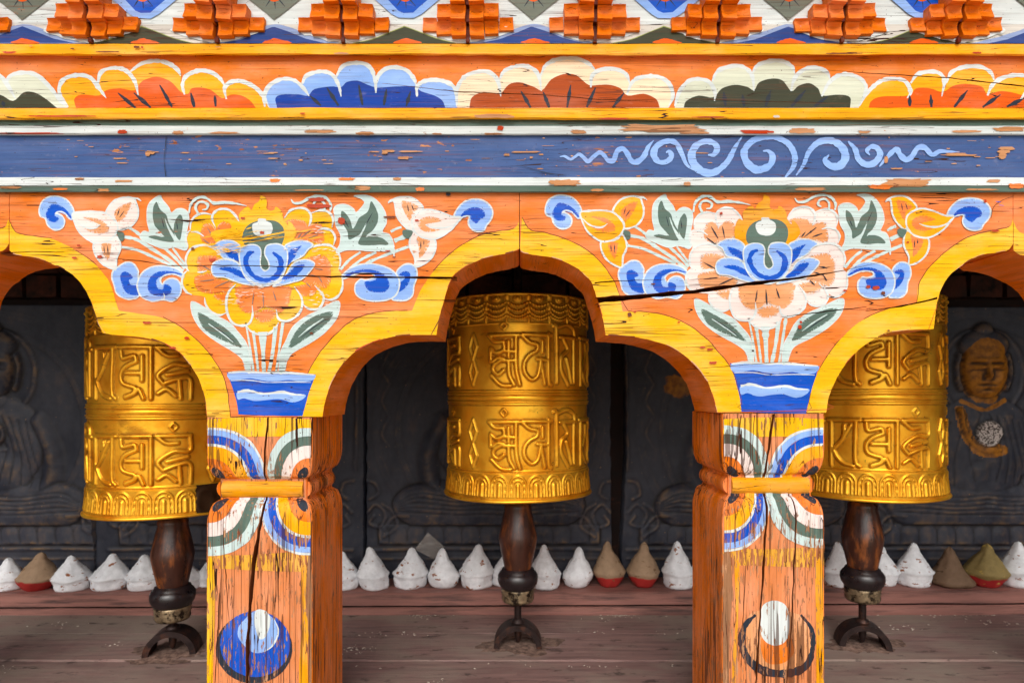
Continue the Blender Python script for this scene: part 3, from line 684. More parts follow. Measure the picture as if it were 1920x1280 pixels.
def build_field():
    us = np.arange(NU) / NU * 360.0 - 180.0            # degrees, 0 faces the camera
    vs = np.linspace(ztop, zbot, NV)
    Hf = np.zeros((NV, NU)); 
    mm = math.pi / 180 * WR                            # metres per degree
    def dist_poly(pts, wd, hgt, flat=0.45, sharp_=False):
        P = np.array(pts if sharp_ else spline(pts, 5))
        for a, b_ in zip(P[:-1], P[1:]):
            pad = wd * 1.3
            j0, j1 = int((min(a[0], b_[0]) - pad / mm + 180) / 360 * NU), int((max(a[0], b_[0]) + pad / mm + 180) / 360 * NU) + 2
            z0, z1 = max(a[1], b_[1]) + pad, min(a[1], b_[1]) - pad
            i0, i1 = max(0, int((ztop - z0) / DH * NV)), min(NV, int((ztop - z1) / DH * NV) + 2)
            if i1 <= i0: continue
            jj = np.arange(j0, j1); X = (jj / NU * 360 - 180)[None, :] * mm; Y = vs[i0:i1][:, None]
            ax, ay, bx_, by = a[0] * mm, a[1], b_[0] * mm, b_[1]
            dx, dy = bx_ - ax, by - ay; L2 = dx * dx + dy * dy + 1e-12
            t = np.clip(((X - ax) * dx + (Y - ay) * dy) / L2, 0, 1)
            dd = np.hypot(X - ax - t * dx, Y - ay - t * dy)
            h = hgt * np.clip((wd / 2 - dd) / (wd / 2 * (1 - flat)), 0, 1) ** 0.65
            idx = np.ix_(np.arange(i0, i1), jj % NU)
            Hf[idx] = np.maximum(Hf[idx], h)
    for (ya, yb) in ((624, 721), (787, 878)):
        za, zb = vz(ya), vz(yb)
        for rep in (0, 180):
            for g_, c_, wd in ORDER:
                for st in GLY[g_]:
                    if st == 'dot':
                        w3 = 2.6
                        for k in range(1):
                            cz = za + 0.018
                            dist_poly([(c_ + rep - w3, cz), (c_ + rep, cz + .0095), (c_ + rep + w3, cz), (c_ + rep, cz - .0095), (c_ + rep - w3, cz)], 0.0055, 0.0034, sharp_=True)
                        continue
                    ww = wd * (0.55 if g_ == 'di' else 1)
                    pts = [(c_ + rep + (x - .5) * ww, za + (zb - za) * y) for x, y in st]
                    dist_poly(pts, 0.0105 if g_ != 'di' else 0.0075, 0.0056, 0.5, sharp_=(g_ == 'di'))
    # thin outline groove round letters: smooth blur gives embossed shoulders
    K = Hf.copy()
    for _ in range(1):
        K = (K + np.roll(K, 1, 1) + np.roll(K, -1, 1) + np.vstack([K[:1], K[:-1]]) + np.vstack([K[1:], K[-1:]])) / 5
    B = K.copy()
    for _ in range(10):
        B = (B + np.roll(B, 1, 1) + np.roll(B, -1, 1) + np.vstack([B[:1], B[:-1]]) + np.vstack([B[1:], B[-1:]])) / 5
    recess_dark = np.clip((B - K) / 0.0012, 0, 1)  # darker tone in the recesses round letters and mouldings
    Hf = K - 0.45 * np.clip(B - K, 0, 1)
    U, V = np.meshgrid(us, vs)
    py = CY - V * F / (WZ - WR)
    # garland band 552-603
    per = 360 / 22; a = ((U / per + 0.5) % 1 - 0.5) * 2        # -1..1 inside a swag
    m1 = (py > 553) & (py < 604)
    t = (py - 553) / 51
    g0 = np.zeros_like(U)
    for k, (v0, dip, nb) in enumerate(((.30, .16, 7), (.46, .20, 8), (.63, .22, 9), (.80, .16, 9))):
        vc = v0 + dip * (1 - a * a) - .08
        dv = (t - vc) * 51 * 0.00131
        bead = np.abs(((a * nb / 2) + .5) % 1 - .5) / nb * 2 * (per / 2 * mm) * 1.0
        d_ = np.hypot(dv, bead); g0 = np.maximum(g0, 0.0042 * np.clip(1 - (d_ / 0.0034) ** 2, 0, 1))
    d_ = np.hypot(a * per / 2 * mm / 1.25, (t - .12) * 51 * .00131)
    g0 = np.maximum(g0, 0.006 * np.clip(1 - (d_ / 0.0095) ** 2, 0, 1) - 0.002 * (np.abs(d_ - .005) < .001))
    ed = (1 - np.abs(a)); fl = np.clip(1 - ed / (0.10 + 0.16 * (1 - t)), 0, 1)
    g0 = np.maximum(g0, 0.0048 * np.sqrt(fl) * (0.65 + 0.35 * np.cos(t * 14)))
    Hf = np.where(m1, g0 + 0.0005, Hf)
    recess_dark = np.where(m1, np.clip(1 - g0 / 0.0024, 0, 1) * 0.75, recess_dark)
    # top roll, middle mouldings, bottom line
    def roll(c_, hw_, hh): return hh * np.sqrt(np.clip(1 - ((py - c_) / hw_) ** 2, 0, 1))
    for c_, hw_, hh in ((550.5, 2.6, .004), (605, 1.6, .0015), (733, 2.2, .0035), (738, 2.6, .0045), (746, 4.5, .0030), (753.5, 2.4, .0045), (758, 1.8, .003), (884, 1.8, .0022)):
        Hf = np.maximum(Hf, roll(c_, hw_, hh))
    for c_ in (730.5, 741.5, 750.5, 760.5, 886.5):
        recess_dark = np.maximum(recess_dark, np.clip(1 - np.abs(py - c_) / 1.4, 0, 1) * 0.9)
    # lotus band 888-934, flares outward
    m2 = py > 887
    per2 = 360 / 26; a2 = ((U / per2 + .5) % 1 - .5) * 2; t2 = (py - 890) / 42
    d2 = np.where(t2 < .5, np.hypot(a2, (t2 - .5) * 2 * .98), np.abs(a2))
    g1 = 0.0028 * np.clip(1 - np.abs(d2 - .86) / .12, 0, 1) ** .7 + 0.0022 * np.clip(1 - np.abs(d2 - .50) / .10, 0, 1) ** .7 + 0.0030 * np.clip(1 - (d2 / .24) ** 2, 0, 1)
    g1 = np.maximum(g1, 0.0016 * np.clip(1 - np.abs(d2 - .68) / .1, 0, 1) * (np.cos(np.arctan2(a2, .5 - t2) * 16) > 0))
    g1 = np.where((t2 < 0) | (t2 > 1.0), 0, g1)
    Hf = np.where(m2, g1 + 0.003 + 0.004 * np.clip(t2, 0, 1) ** 2, Hf)
    recess_dark = np.where(m2, np.clip(0.55 - g1 / 0.004, 0, 1) * (t2 > 0), recess_dark)
    # dents
    rng = np.random.RandomState(3)
    for _ in range(60):
        u0, v0, s0 = rng.uniform(-180, 180), rng.uniform(zbot, ztop), rng.uniform(.008, .03)
        du = ((U - u0 + 180) % 360 - 180) * mm
        Hf -= rng.uniform(-.0006, .0014) * np.exp(-(du ** 2 + (V - v0) ** 2) / s0 ** 2)
    return us, vs, Hf, recess_dark, py
US, VS, HF, RECESS_DARK, PYG = build_field()
m_gold, nt = newmat('beaten_gold')
tcn = nt.nodes.new('ShaderNodeNewGeometry').outputs['Position']
at = nt.nodes.new('ShaderNodeAttribute'); at.attribute_name = 'recess_dark'
n1 = noise_node(nt, tcn, (14, 14, 14), detail=6, rough=0.65); n2 = noise_node(nt, tcn, (90, 90, 90), (2, 2, 2), detail=4, rough=.6); n3 = noise_node(nt, tcn, (7, 7, 16), (7, 7, 7), detail=5, rough=.7)
c = mix(nt, ramp(nt, n1, .35, .65), lin((240, 160, 24)), lin((255, 198, 56)))
c = mix(nt, ramp(nt, n3, .60, .68, 0, .55), c, lin((150, 88, 16)))
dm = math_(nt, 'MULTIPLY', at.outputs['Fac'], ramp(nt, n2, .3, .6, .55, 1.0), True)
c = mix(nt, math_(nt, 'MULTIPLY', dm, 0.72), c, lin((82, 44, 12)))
c = mix(nt, math_(nt, 'MULTIPLY', ramp(nt, n2, .66, .70), ramp(nt, n3, .5, .6), True), c, lin((48, 34, 24)))
b = nt.nodes.new('ShaderNodeBsdfPrincipled'); nt.links.new(c, b.inputs['Base Color']); b.inputs['Metallic'].default_value = 0.78
nt.links.new(math_(nt, 'ADD', ramp(nt, n1, .3, .7, 0.31, 0.46), math_(nt, 'MULTIPLY', dm, 0.25)), b.inputs['Roughness'])
bp = nt.nodes.new('ShaderNodeBump'); bp.inputs['Strength'].default_value = 0.35; bp.inputs['Distance'].default_value = 0.002
nt.links.new(math_(nt, 'ADD', n1, math_(nt, 'MULTIPLY', n2, .2)), bp.inputs['Height']); nt.links.new(bp.outputs[0], b.inputs['Normal'])
o_ = nt.nodes.new('ShaderNodeOutputMaterial'); nt.links.new(b.outputs[0], o_.inputs[0])
m_handle = simple('worn_dark_wood', (58, 30, 20), 0.32, scale=16, vary=0.4, second=(140, 78, 34), sfac=(0.5, 0.68), spec=0.6, stretch=(3, 3, 0.8), bump=.4)
m_ring = simple('blackened_ring', (30, 22, 24), 0.3, scale=40, vary=0.4, spec=0.6)
m_ferr = simple('brass_ferrule', (150, 132, 104), 0.4, metal=.7, scale=60, vary=0.5, second=(44, 34, 26), sfac=(.48, .58), bump=.8)
m_iron = simple('rusty_iron', (44, 32, 30), 0.5, metal=.5, scale=40, vary=0.4, second=(84, 52, 38), sfac=(.52, .66))
m_tarn = simple('tarnished_copper', (62, 44, 28), 0.45, metal=.7, scale=30, vary=0.4, second=(130, 84, 24), sfac=(.6, .66))
def drum_mesh(name, i0, i1, mats=(None,), extra=0.0):
    ang = np.radians(US); rr = WR + HF[i0:i1] + extra
    X = rr * np.sin(ang)[None, :]; Y = -rr * np.cos(ang)[None, :]; Z = np.repeat((VS[i0:i1])[:, None], NU, 1)
    co = np.stack([X, Y, Z], -1).reshape(-1, 3); n = i1 - i0
    ii, jj = np.meshgrid(np.arange(n - 1), np.arange(NU), indexing='ij')
    a = ii * NU + jj; b_ = ii * NU + (jj + 1) % NU
    fc = np.stack([a, a + NU, b_ + NU, b_], -1).reshape(-1, 4)
    me = bpy.data.meshes.new(name); me.vertices.add(len(co)); me.vertices.foreach_set('co', co.ravel())
    me.loops.add(fc.size); me.loops.foreach_set('vertex_index', fc.ravel()); me.polygons.add(len(fc))
    me.polygons.foreach_set('loop_start', np.arange(0, fc.size, 4)); me.polygons.foreach_set('loop_total', np.full(len(fc), 4))
    me.update(calc_edges=True); me.polygons.foreach_set('use_smooth', [True] * len(fc))
    at_ = me.attributes.new('recess_dark', 'FLOAT', 'POINT'); at_.data.foreach_set('value', RECESS_DARK[i0:i1].ravel().astype(np.float32))
    me.materials.append(m_gold); me.validate(); return me
rows_of = lambda p: int(np.searchsorted(PYG[:, 0], p))
cuts = [0, rows_of(604.5), rows_of(728), rows_of(763), rows_of(887), NV]
meshes = []
for nm, a, b_ in (('garland_band', 0, 1), ('upper_text_panel', 1, 2), ('middle_band', 2, 3), ('lower_text_panel', 3, 4), ('lotus_band', 4, 5)):
    meshes.append((nm, drum_mesh(nm, cuts[a], min(cuts[b_] + 1, NV))))
def make_wheel(px, y, dz, rot, label, scale=1.0):
    X = (px - CX) / F * (D + y)
    rt = root('prayer_wheel', (X, y, CAMZ), label, 'prayer wheel', 'golden prayer wheels in the arches'); rt['_o'] = [0, 0, 0]
    rt.location.z = CAMZ + dz
    for nm, me in meshes:
        o = bpy.data.objects.new(nm, me); COL.objects.link(o); o.parent = rt; o.rotation_euler.z = R(rot)
    mb = MB()
    zb = VS[-1]
    mb.lathe([(WR + .007, zb + .002), (WR + .011, zb + .0015), (WR + .0135, zb - .002), (WR + .013, zb - .0055), (WR + .009, zb - .007), (0.06, zb - .006), (0.001, zb - .005)], (0, 0, 0), m_gold, 96,
             lambda x, y_, z, a: (x, y_, z + 0.0016 * math.sin(a * 2 + px)))
    mb.build('rim', rt)
    mb = MB(); mb.lathe([(WR + .002, ztop - .001), (WR - .004, ztop + .003), (0.03, ztop + .012), (0.001, ztop + .012)], (0, 0, 0), m_gold, 96); mb.build('top_cap', rt)
    q = lambda p: -(p - CY) / F * WZ
    u = WZ / F
    mb = MB(); prof_h = [(22, 940), (25.5, 946), (26, 950), (25, 954), (28, 966), (32, 985), (35, 1000), (36, 1008), (35, 1016), (32, 1032), (28, 1050), (25.5, 1062), (24, 1066)]
    mb.lathe([(r * u, q(p)) for r, p in prof_h], (0, 0, 0), m_handle, 14 * 4); hd_ = mb.build('handle', rt)
    mb = MB(); mb.lathe([(24 * u, q(1063)), (30 * u, q(1065)), (31 * u, q(1069)), (34 * u, q(1071)), (37.5 * u, q(1077)), (38 * u, q(1084)), (36 * u, q(1092)), (32 * u, q(1098)), (30 * u, q(1101)), (10 * u, q(1101))], (0, 0, 0), m_ring, 56); mb.build('grip_ring', hd_)
    mb = MB(); mb.lathe([(30 * u, q(1100)), (31.5 * u, q(1103)), (30 * u, q(1107)), (31 * u, q(1110)), (29.5 * u, q(1114)), (30.5 * u, q(1120)), (28 * u, q(1125)), (6 * u, q(1125))], (0, 0, 0), m_ferr, 56); mb.build('ferrule', hd_)
    mb = MB(); zd = DECK - (CAMZ + dz)
    mb.lathe([(6.6 * u, q(1120)), (6.6 * u, zd + .03), (4 * u, zd + .012), (0.001, zd + .008)], (0, 0, 0), m_iron, 16)
    mb.build('axle_rod', rt)
    mb = MB(); mb.lathe([(.012, ztop + .01), (.012, 0.5 - dz)], (0, 0, 0), m_iron, 16); mb.build('upper_axle', rt)
    return rt, X
def make_saddle(X, y, rz, label):
    rt = root('axle_bracket', (X, y, DECK), label, 'axle bracket', 'iron axle brackets on the shelf'); rt['_o'] = [0, 0, 0]; rt.rotation_euler.z = R(rz)
    mb = MB(); rows = []
    for i in range(25):
        a = math.pi * i / 24; c_, s_ = math.cos(a), math.sin(a)
        ro, ri = 0.0660, 0.0505
        rows.append([(ro * c_, -.032, ro * s_), (ro * c_, .032, ro * s_), (ri * c_, .032, ri * s_), (ri * c_, -.032, ri * s_)])
    mb.grid(rows, m_iron, closed=True, smooth=False); mb.build('arch_strap', rt)
    mb = MB(); mb.lathe([(.017, .052), (.019, .060), (.016, .072), (.010, .076)], (0, 0, 0), m_iron, 20); mb.build('socket', rt)
# wheel letters: angle that faces the camera ray
wheels = [(324, 0.51, -0.034, None, 'golden prayer wheel with a dark tarnished patch, half hidden by the left post'),
          (971, WYC, 0.0, 0.0, 'golden prayer wheel in the middle arch, wholly in view'),
          (1617, WYC, 0.002, None, 'golden prayer wheel right of the right post, beside the gilded face')]
WOBJ = []
for k, (px, y, dz, rot, lab) in enumerate(wheels):
    if k == 0: rot = -78 - 29 + 20
    if k == 2: rot = -104 + 29 - 34
    rt, X = make_wheel(px, y, dz, rot, lab); WOBJ.append(rt)
    make_saddle(X, y, (12, 0, -14)[k], ('iron axle bracket under the left wheel, turned slightly', 'iron axle bracket straight under the middle wheel', 'round iron axle bracket under the right wheel')[k])
# tarnished patch on the left wheel
mb = MB(); rows = []
for i in range(16):
    p = 884 + (936 - 884) * i / 15; row = []
    for j in range(26):
        a = R(44 + 42 * j / 25 + (1.2 * noise.noise((i * .5, 0, 0)) if j == 0 else 0)); rr = WR + 0.0070 + 0.004 * max(0, (p - 890) / 42) ** 2
        rr += 0.003 * max(0, 1 - abs(math.hypot((j % 9 - 4) / 4, (i - 9) / 8) - .8) / .25)
        row.append((rr * math.sin(a), -rr * math.cos(a), -(p - CY) / F * (WZ - WR)))
    rows.append(row)
mb.grid(rows, m_tarn, flip=True); mb.build('tarnished_patch', WOBJ[0])

# debris: spilt grains and dust
m_grain = simple('pale_grain', (206, 196, 180), 0.7, scale=80, vary=.2)
mb = MB(); rnd = random.Random(5)
def grain(x, y, z, s):
    a = rnd.uniform(0, math.pi); ca, sa = math.cos(a), math.sin(a); L, w_ = s, s * .28
    P = [(L, 0, 0), (0, w_, 0), (-L, 0, 0), (0, -w_, 0), (0, 0, w_), (0, 0, -w_)]
    P = [(x + p[0] * ca - p[1] * sa, y + p[0] * sa + p[1] * ca, z + w_ + p[2]) for p in P]
    for f in ((0, 1, 4), (1, 2, 4), (2, 3, 4), (3, 0, 4), (1, 0, 5), (2, 1, 5), (3, 2, 5), (0, 3, 5)): mb.face([P[i] for i in f], m_grain)
def at_floor(px, py):
    Z = (CAMZ - DECK) * F / (py - CY); return ((px - CX) / F * Z, Z - D)
for cx_, cy_, n, sp in ((655, 1217, 46, 20), (795, 1155, 20, 22), (1150, 1158, 22, 28), (1165, 1150, 22, 18), (1130, 1183, 6, 22), (1278, 1182, 5, 20), (770, 1189, 8, 20), (815, 1276, 6, 12), (215, 1207, 7, 22),
                        (120, 1172, 12, 40), (1690, 1178, 12, 16), (1730, 1180, 5, 12), (1860, 1168, 18, 40), (1800, 1150, 18, 60), (1862, 1222, 4, 6), (1600, 1165, 8, 20), (300, 1225, 6, 8), (700, 1188, 10, 34), (1000, 1250, 22, 340), (12, 1252, 6, 14)):
    for _ in range(n):
        x, y = at_floor(cx_ + rnd.gauss(0, sp), min(max(cy_ + rnd.gauss(0, 4), 1154), 1280)); grain(x, min(y, .785), DECK + .001, rnd.uniform(.0022, .0048))
o = mb.build('spilt_grain'); tag(o, 'pale grains and husks scattered over the plank shelf', 'grain', None, 'stuff')
m_dust = simple('dust_heap', (122, 98, 86), 0.95, scale=90, vary=.5, second=(78, 58, 50), sfac=(.45, .65))
for k, (px, y) in enumerate(((322, .51), (975, WYC), (1620, WYC))):
    mb = MB(); X = (px - CX) / F * (D + y)
    def jt(x, y_, z, a): 
        f_ = 1 + .45 * noise.noise((math.cos(a) * 1.3 + k * 5, math.sin(a) * 1.3, 0)) + .22 * noise.noise((math.cos(a) * 5 + k * 5, math.sin(a) * 5, 0)); return (x * f_ * 1.2, y_ * f_ * .7, z + .0012 * noise.noise((x * 90, y_ * 90, k)))
    mb.lathe([(.105, 0.0002), (.085, .0016), (.06, .003), (.03, .005), (.001, .005)], (X, y, DECK), m_dust, 40, jt)
    o = mb.build('dust_heap'); tag(o, ('brown dust heaped round the left axle bracket', 'brown dust heaped round the middle axle bracket', 'brown dust heaped round the right axle bracket')[k], 'dust', 'dust heaps round the brackets', None)

# =================================================================== ARCHED BRACKETS
z4 = ZT(0, 350, 2.844); z5 = ZT(320, 350, 2.844); z6 = ZT(720, 350, 2.844); z7 = ZT(1120, 350, 2.844); z8 = ZT(1500, 350, 2.845)
BT = 0.146
def crackq(pts, ws, rough=0.5):
    P = []; 
    for a, b_, wa, wb in zip(pts, pts[1:], ws, ws[1:]):
        n = max(1, int(math.hypot(b_[0] - a[0], b_[1] - a[1]) / 14))
        for i in range(n): t = i / n; P.append((a[0] + (b_[0] - a[0]) * t, a[1] + (b_[1] - a[1]) * t, wa + (wb - wa) * t))
    P.append((*pts[-1], ws[-1]))
    vert = abs(pts[-1][1] - pts[0][1]) > abs(pts[-1][0] - pts[0][0])
    Q = []
    J = [(random.uniform(-1, 1) * rough, random.uniform(.75, 1.3)) for _ in P]
    E = []
    for (x, y, w_), (j, k) in zip(P, J):
        if vert: E.append(((x + j - w_ * k / 2, y), (x + j + w_ * k / 2, y)))
        else: E.append(((x, y + j - w_ * k / 2), (x, y + j + w_ * k / 2)))
    for a, b_ in zip(E, E[1:]): Q.append([a[0], b_[0], b_[1], a[1]])
    return Q
CR_R = crackq([(1117, 563), (1200, 556), (1300, 547), (1400, 533), (1500, 521), (1583, 507)], [10, 9, 7, 6, 5, 1]) + crackq([(1583, 507), (1660, 490)], [1.2, .4]) \
     + crackq([(1623, 583), (1690, 574), (1757, 559)], [1, 2.5, 3.5]) + crackq([(1462, 595), (1540, 585), (1625, 575)], [.6, 2, 1]) + crackq([(1115, 530), (1160, 527), (1250, 524)], [3, 1.8, .6]) + crackq([(1122, 573), (1165, 570)], [1.6, .5]) + crackq([(1290, 692), (1380, 685), (1500, 676)], [.4, 1.0, .4])
CR_L = crackq([(193, 484), (260, 488), (316, 498), (420, 498), (560, 501), (640, 501)], [.6, 1.2, 1.4, 1.8, 1.6, .8]) + crackq([(490, 517), (560, 518), (650, 519), (760, 520), (856, 521)], [.8, 2.4, 3.2, 3.6, 4.2]) \
     + crackq([(641, 513), (690, 513), (736, 514)], [1, 3, 1]) + crackq([(780, 562), (853, 563)], [.6, 1.8]) + crackq([(335, 413), (352, 415), (385, 413)], [.6, 2.6, .6]) + crackq([(0, 475), (60, 472), (120, 473)], [1.6, 1.4, .6]) + crackq([(350, 662), (400, 664)], [.5, 1.5])
Rin_L = z6([(724, 330), (735, 348), (800, 365), (880, 374), (950, 395), (1020, 430), (1075, 475), (1108, 515), (1130, 580), (1150, 640), (1170, 720)])
Rin_L2 = z7([(45, 790), (120, 795), (220, 805), (330, 830), (420, 870), (500, 930), (560, 1000), (600, 1070), (625, 1150), (640, 1205)])
Rin_R2 = z8([(140, 1205), (150, 1130), (190, 1030), (240, 950), (300, 880), (380, 820), (470, 780), (580, 765), (710, 760)])
Rin_R = z8([(725, 650), (735, 600), (760, 530), (800, 470), (850, 430), (905, 390), (980, 362), (1060, 350), (1110, 338), (1137, 305)])
Rout_L = z6([(735, 165), (778, 232), (850, 245), (950, 275), (1050, 320), (1130, 380), (1190, 450), (1235, 520), (1255, 580)])
Rout_L2 = z7([(136, 662), (280, 672), (370, 690), (450, 720), (530, 770), (600, 830), (650, 890), (700, 950), (740, 1040), (765, 1130), (770, 1205)])
Rout_R2 = z8([(35, 1205), (60, 1080), (90, 1000), (140, 910), (210, 820), (290, 740), (370, 690), (480, 650), (620, 622)])
Rout_R = z8([(625, 540), (660, 470), (720, 400), (800, 330), (880, 280), (960, 250), (1060, 230), (1118, 215), (1137, 170)])
Lin_L = z4([(52, 340), (80, 362), (150, 372), (230, 390), (300, 420), (360, 450), (410, 490), (450, 540), (480, 600), (505, 670), (530, 740)])
Lin_L2 = z4([(550, 780), (620, 790), (740, 800), (850, 825), (920, 860), (980, 905), (1030, 970), (1070, 1050), (1095, 1140), (1105, 1228)])
Lin_R2 = z5([(810, 1228), (830, 1120), (870, 1020), (930, 930), (1000, 870), (1080, 830), (1180, 800), (1280, 790)]) + [(817.7, 628)]
Lin_R = z6([(290, 720), (310, 640), (340, 540), (372, 475), (430, 430), (500, 395), (580, 370), (660, 355), (705, 342), (720, 330)])
Lout_L = z4([(52, 185), (80, 240), (150, 262), (260, 275), (340, 305), (420, 350), (490, 400), (550, 460), (590, 520), (615, 600)])
Lout_L2 = z4([(638, 658), (760, 680), (870, 700), (950, 740), (1030, 800), (1090, 860), (1130, 910), (1170, 970), (1200, 1040), (1220, 1130), (1230, 1228)])
Lout_R2 = z5([(680, 1228), (700, 1080), (740, 980), (800, 880), (880, 790), (960, 720), (1060, 680), (1180, 664)]) + z6([(150, 662)])
Lout_R = z6([(190, 560), (250, 470), (330, 380), (420, 310), (520, 260), (620, 238), (695, 225), (733, 165)])
def smooth_path(*segs):
    out = []
    for s_ in segs: out += spline(s_, 5)
    return out
def jag(P, a=0.5, f=.12, seed=0):
    return [(x + a * noise.noise((x * f, y * f, 2 + seed)), y + a * noise.noise((x * f, y * f, 8 + seed))) for x, y in P]
def make_bracket(inner, outer, xl, xr, cracks, label, painter=None):
    insegs, outsegs = inner, outer
    inner = jag(smooth_path(*inner), 1.3, .09); outer = jag(smooth_path(*outer), 1.6, .08)
    top = 358
    rt = root('arched_bracket', W((xl + xr) / 2, inner[len(inner) // 2][1], 0), label, 'arched bracket', 'painted arched brackets over the posts')
    rt['_o'] = list(W((xl + xr) / 2, inner[len(inner) // 2][1], 0))
    mb = MB(); m = C('orange'); ms = C('dorange', 'y', wear=.35, crack=.3)
    ringp = [(xl, top)] + inner_clip(inner, xl, xr) + [(xr, top)]
    P = ringp
    tris = tessellate_polygon([[Vector((x, y, 0)) for x, y in P]])
    polys = [[P[i] for i in t] for t in tris]
    for q in cracks: polys = subtract(polys, q)
    for p in polys:
        if abs(area(p)) > .01:
            if area(p) > 0: p = p[::-1]
            mb.face([W(*a) for a in p[::-1]], m)
    # chamfered arris, then the soffit going back
    n = len(P)
    for i in range(n):
        a, b_ = P[i], P[(i + 1) % n]
        A0, B0 = W(*a), W(*b_)
        mid = 3
        for k in range(mid):
            y0, y1 = BT * k / mid, BT * (k + 1) / mid
            mb.face([(A0[0], y0, A0[2]), (A0[0], y1, A0[2]), (B0[0], y1, B0[2]), (B0[0], y0, B0[2])], ms)
    mb.face([(W(*a)[0], BT, W(*a)[2]) for a in P], ms)
    # lips inside the splits
    mw = paint('split_wood', (150, 84, 44), 'h', wear=.2, crack=.5)
    for q in cracks:
        for a, b_ in ((q[0], q[1]), (q[3], q[2])):
            A0, B0 = W(*a), W(*b_)
            mb.face([(A0[0], -.0003, A0[2]), (A0[0], .02, A0[2]), (B0[0], .02, B0[2]), (B0[0], -.0003, B0[2])], mw)
    mb.build('board', rt)
    # yellow border painted on the face
    mb = MB(); pt = Paint(mb, 0.0, cracks)
    yl = C('yellow', wear=.35, crack=1.5)
    def resamp(P, n):
        L = [0]
        for a_, b_ in zip(P, P[1:]): L.append(L[-1] + math.hypot(b_[0] - a_[0], b_[1] - a_[1]))
        xs = np.linspace(0, L[-1], n); return list(zip(np.interp(xs, L, [q_[0] for q_ in P]), np.interp(xs, L, [q_[1] for q_ in P])))
    prev = None
    for si, so in zip(insegs, outsegs):
        si = inner_clip(jag(spline(si, 5), 1.3, .09), xl, xr); so = inner_clip(jag(spline(so, 5), 1.6, .08), xl, xr)
        if len(si) < 3 or len(so) < 3: prev = None; continue
        A_, B_ = resamp(si, 34), resamp(so, 34)
        if prev: A_ = [prev[0]] + A_; B_ = [prev[1]] + B_
        for i in range(len(A_) - 1):
            q_ = [A_[i], A_[i + 1], B_[i + 1], B_[i]]
            pt.emit([t for t in ([q_[0], q_[1], q_[2]], [q_[0], q_[2], q_[3]]) if abs(area(t)) > .02], yl)
        prev = (A_[-1], B_[-1]) if si is not insegs[1] and len(A_) and A_[-1][1] < 760 else None
    pt.step()
    oc = inner_clip(outer, xl, xr)
    for i in range(0, len(oc) - 8, 8):      # scribed line beside the border, broken in places
        if random.random() < .8: pt.stroke([(p[0], p[1] - 1.2) for p in oc[i:i + 9:2]], 1.1, C('line'), n=2)
    ic = inner_clip(inner, xl, xr)
    for i in range(0, len(ic) - 4, 4):      # rubbed arris
        if random.random() < .45: pt.stroke([(p[0], p[1] - .8) for p in ic[i:i + 5:2]], random.uniform(.6, 2.2), random.choice([C('wood'), C('redp'), C('line')]), n=2)
    mb.build('arch_border', rt)
    if painter: painter(rt, cracks)
    return rt
def inner_clip(P, xl, xr):
    return [(min(max(x, xl), xr), y) for x, y in P if xl - 1.5 <= x <= xr + 1.5]

def flake(p, x, y, w_, h_, m, seed):
    rnd = random.Random(seed); n = 26; P = []
    for i in range(n):
        a = 2 * math.pi * i / n; r_ = rnd.uniform(.72, 1.12)
        ca, sa = math.cos(a), math.sin(a)
        P.append((x + w_ / 2 * r_ * (abs(ca) ** .6) * (1 if ca > 0 else -1), y + h_ / 2 * r_ * (abs(sa) ** .7) * (1 if sa > 0 else -1)))
    p.poly(P, m, sharp=True, jit=.2)
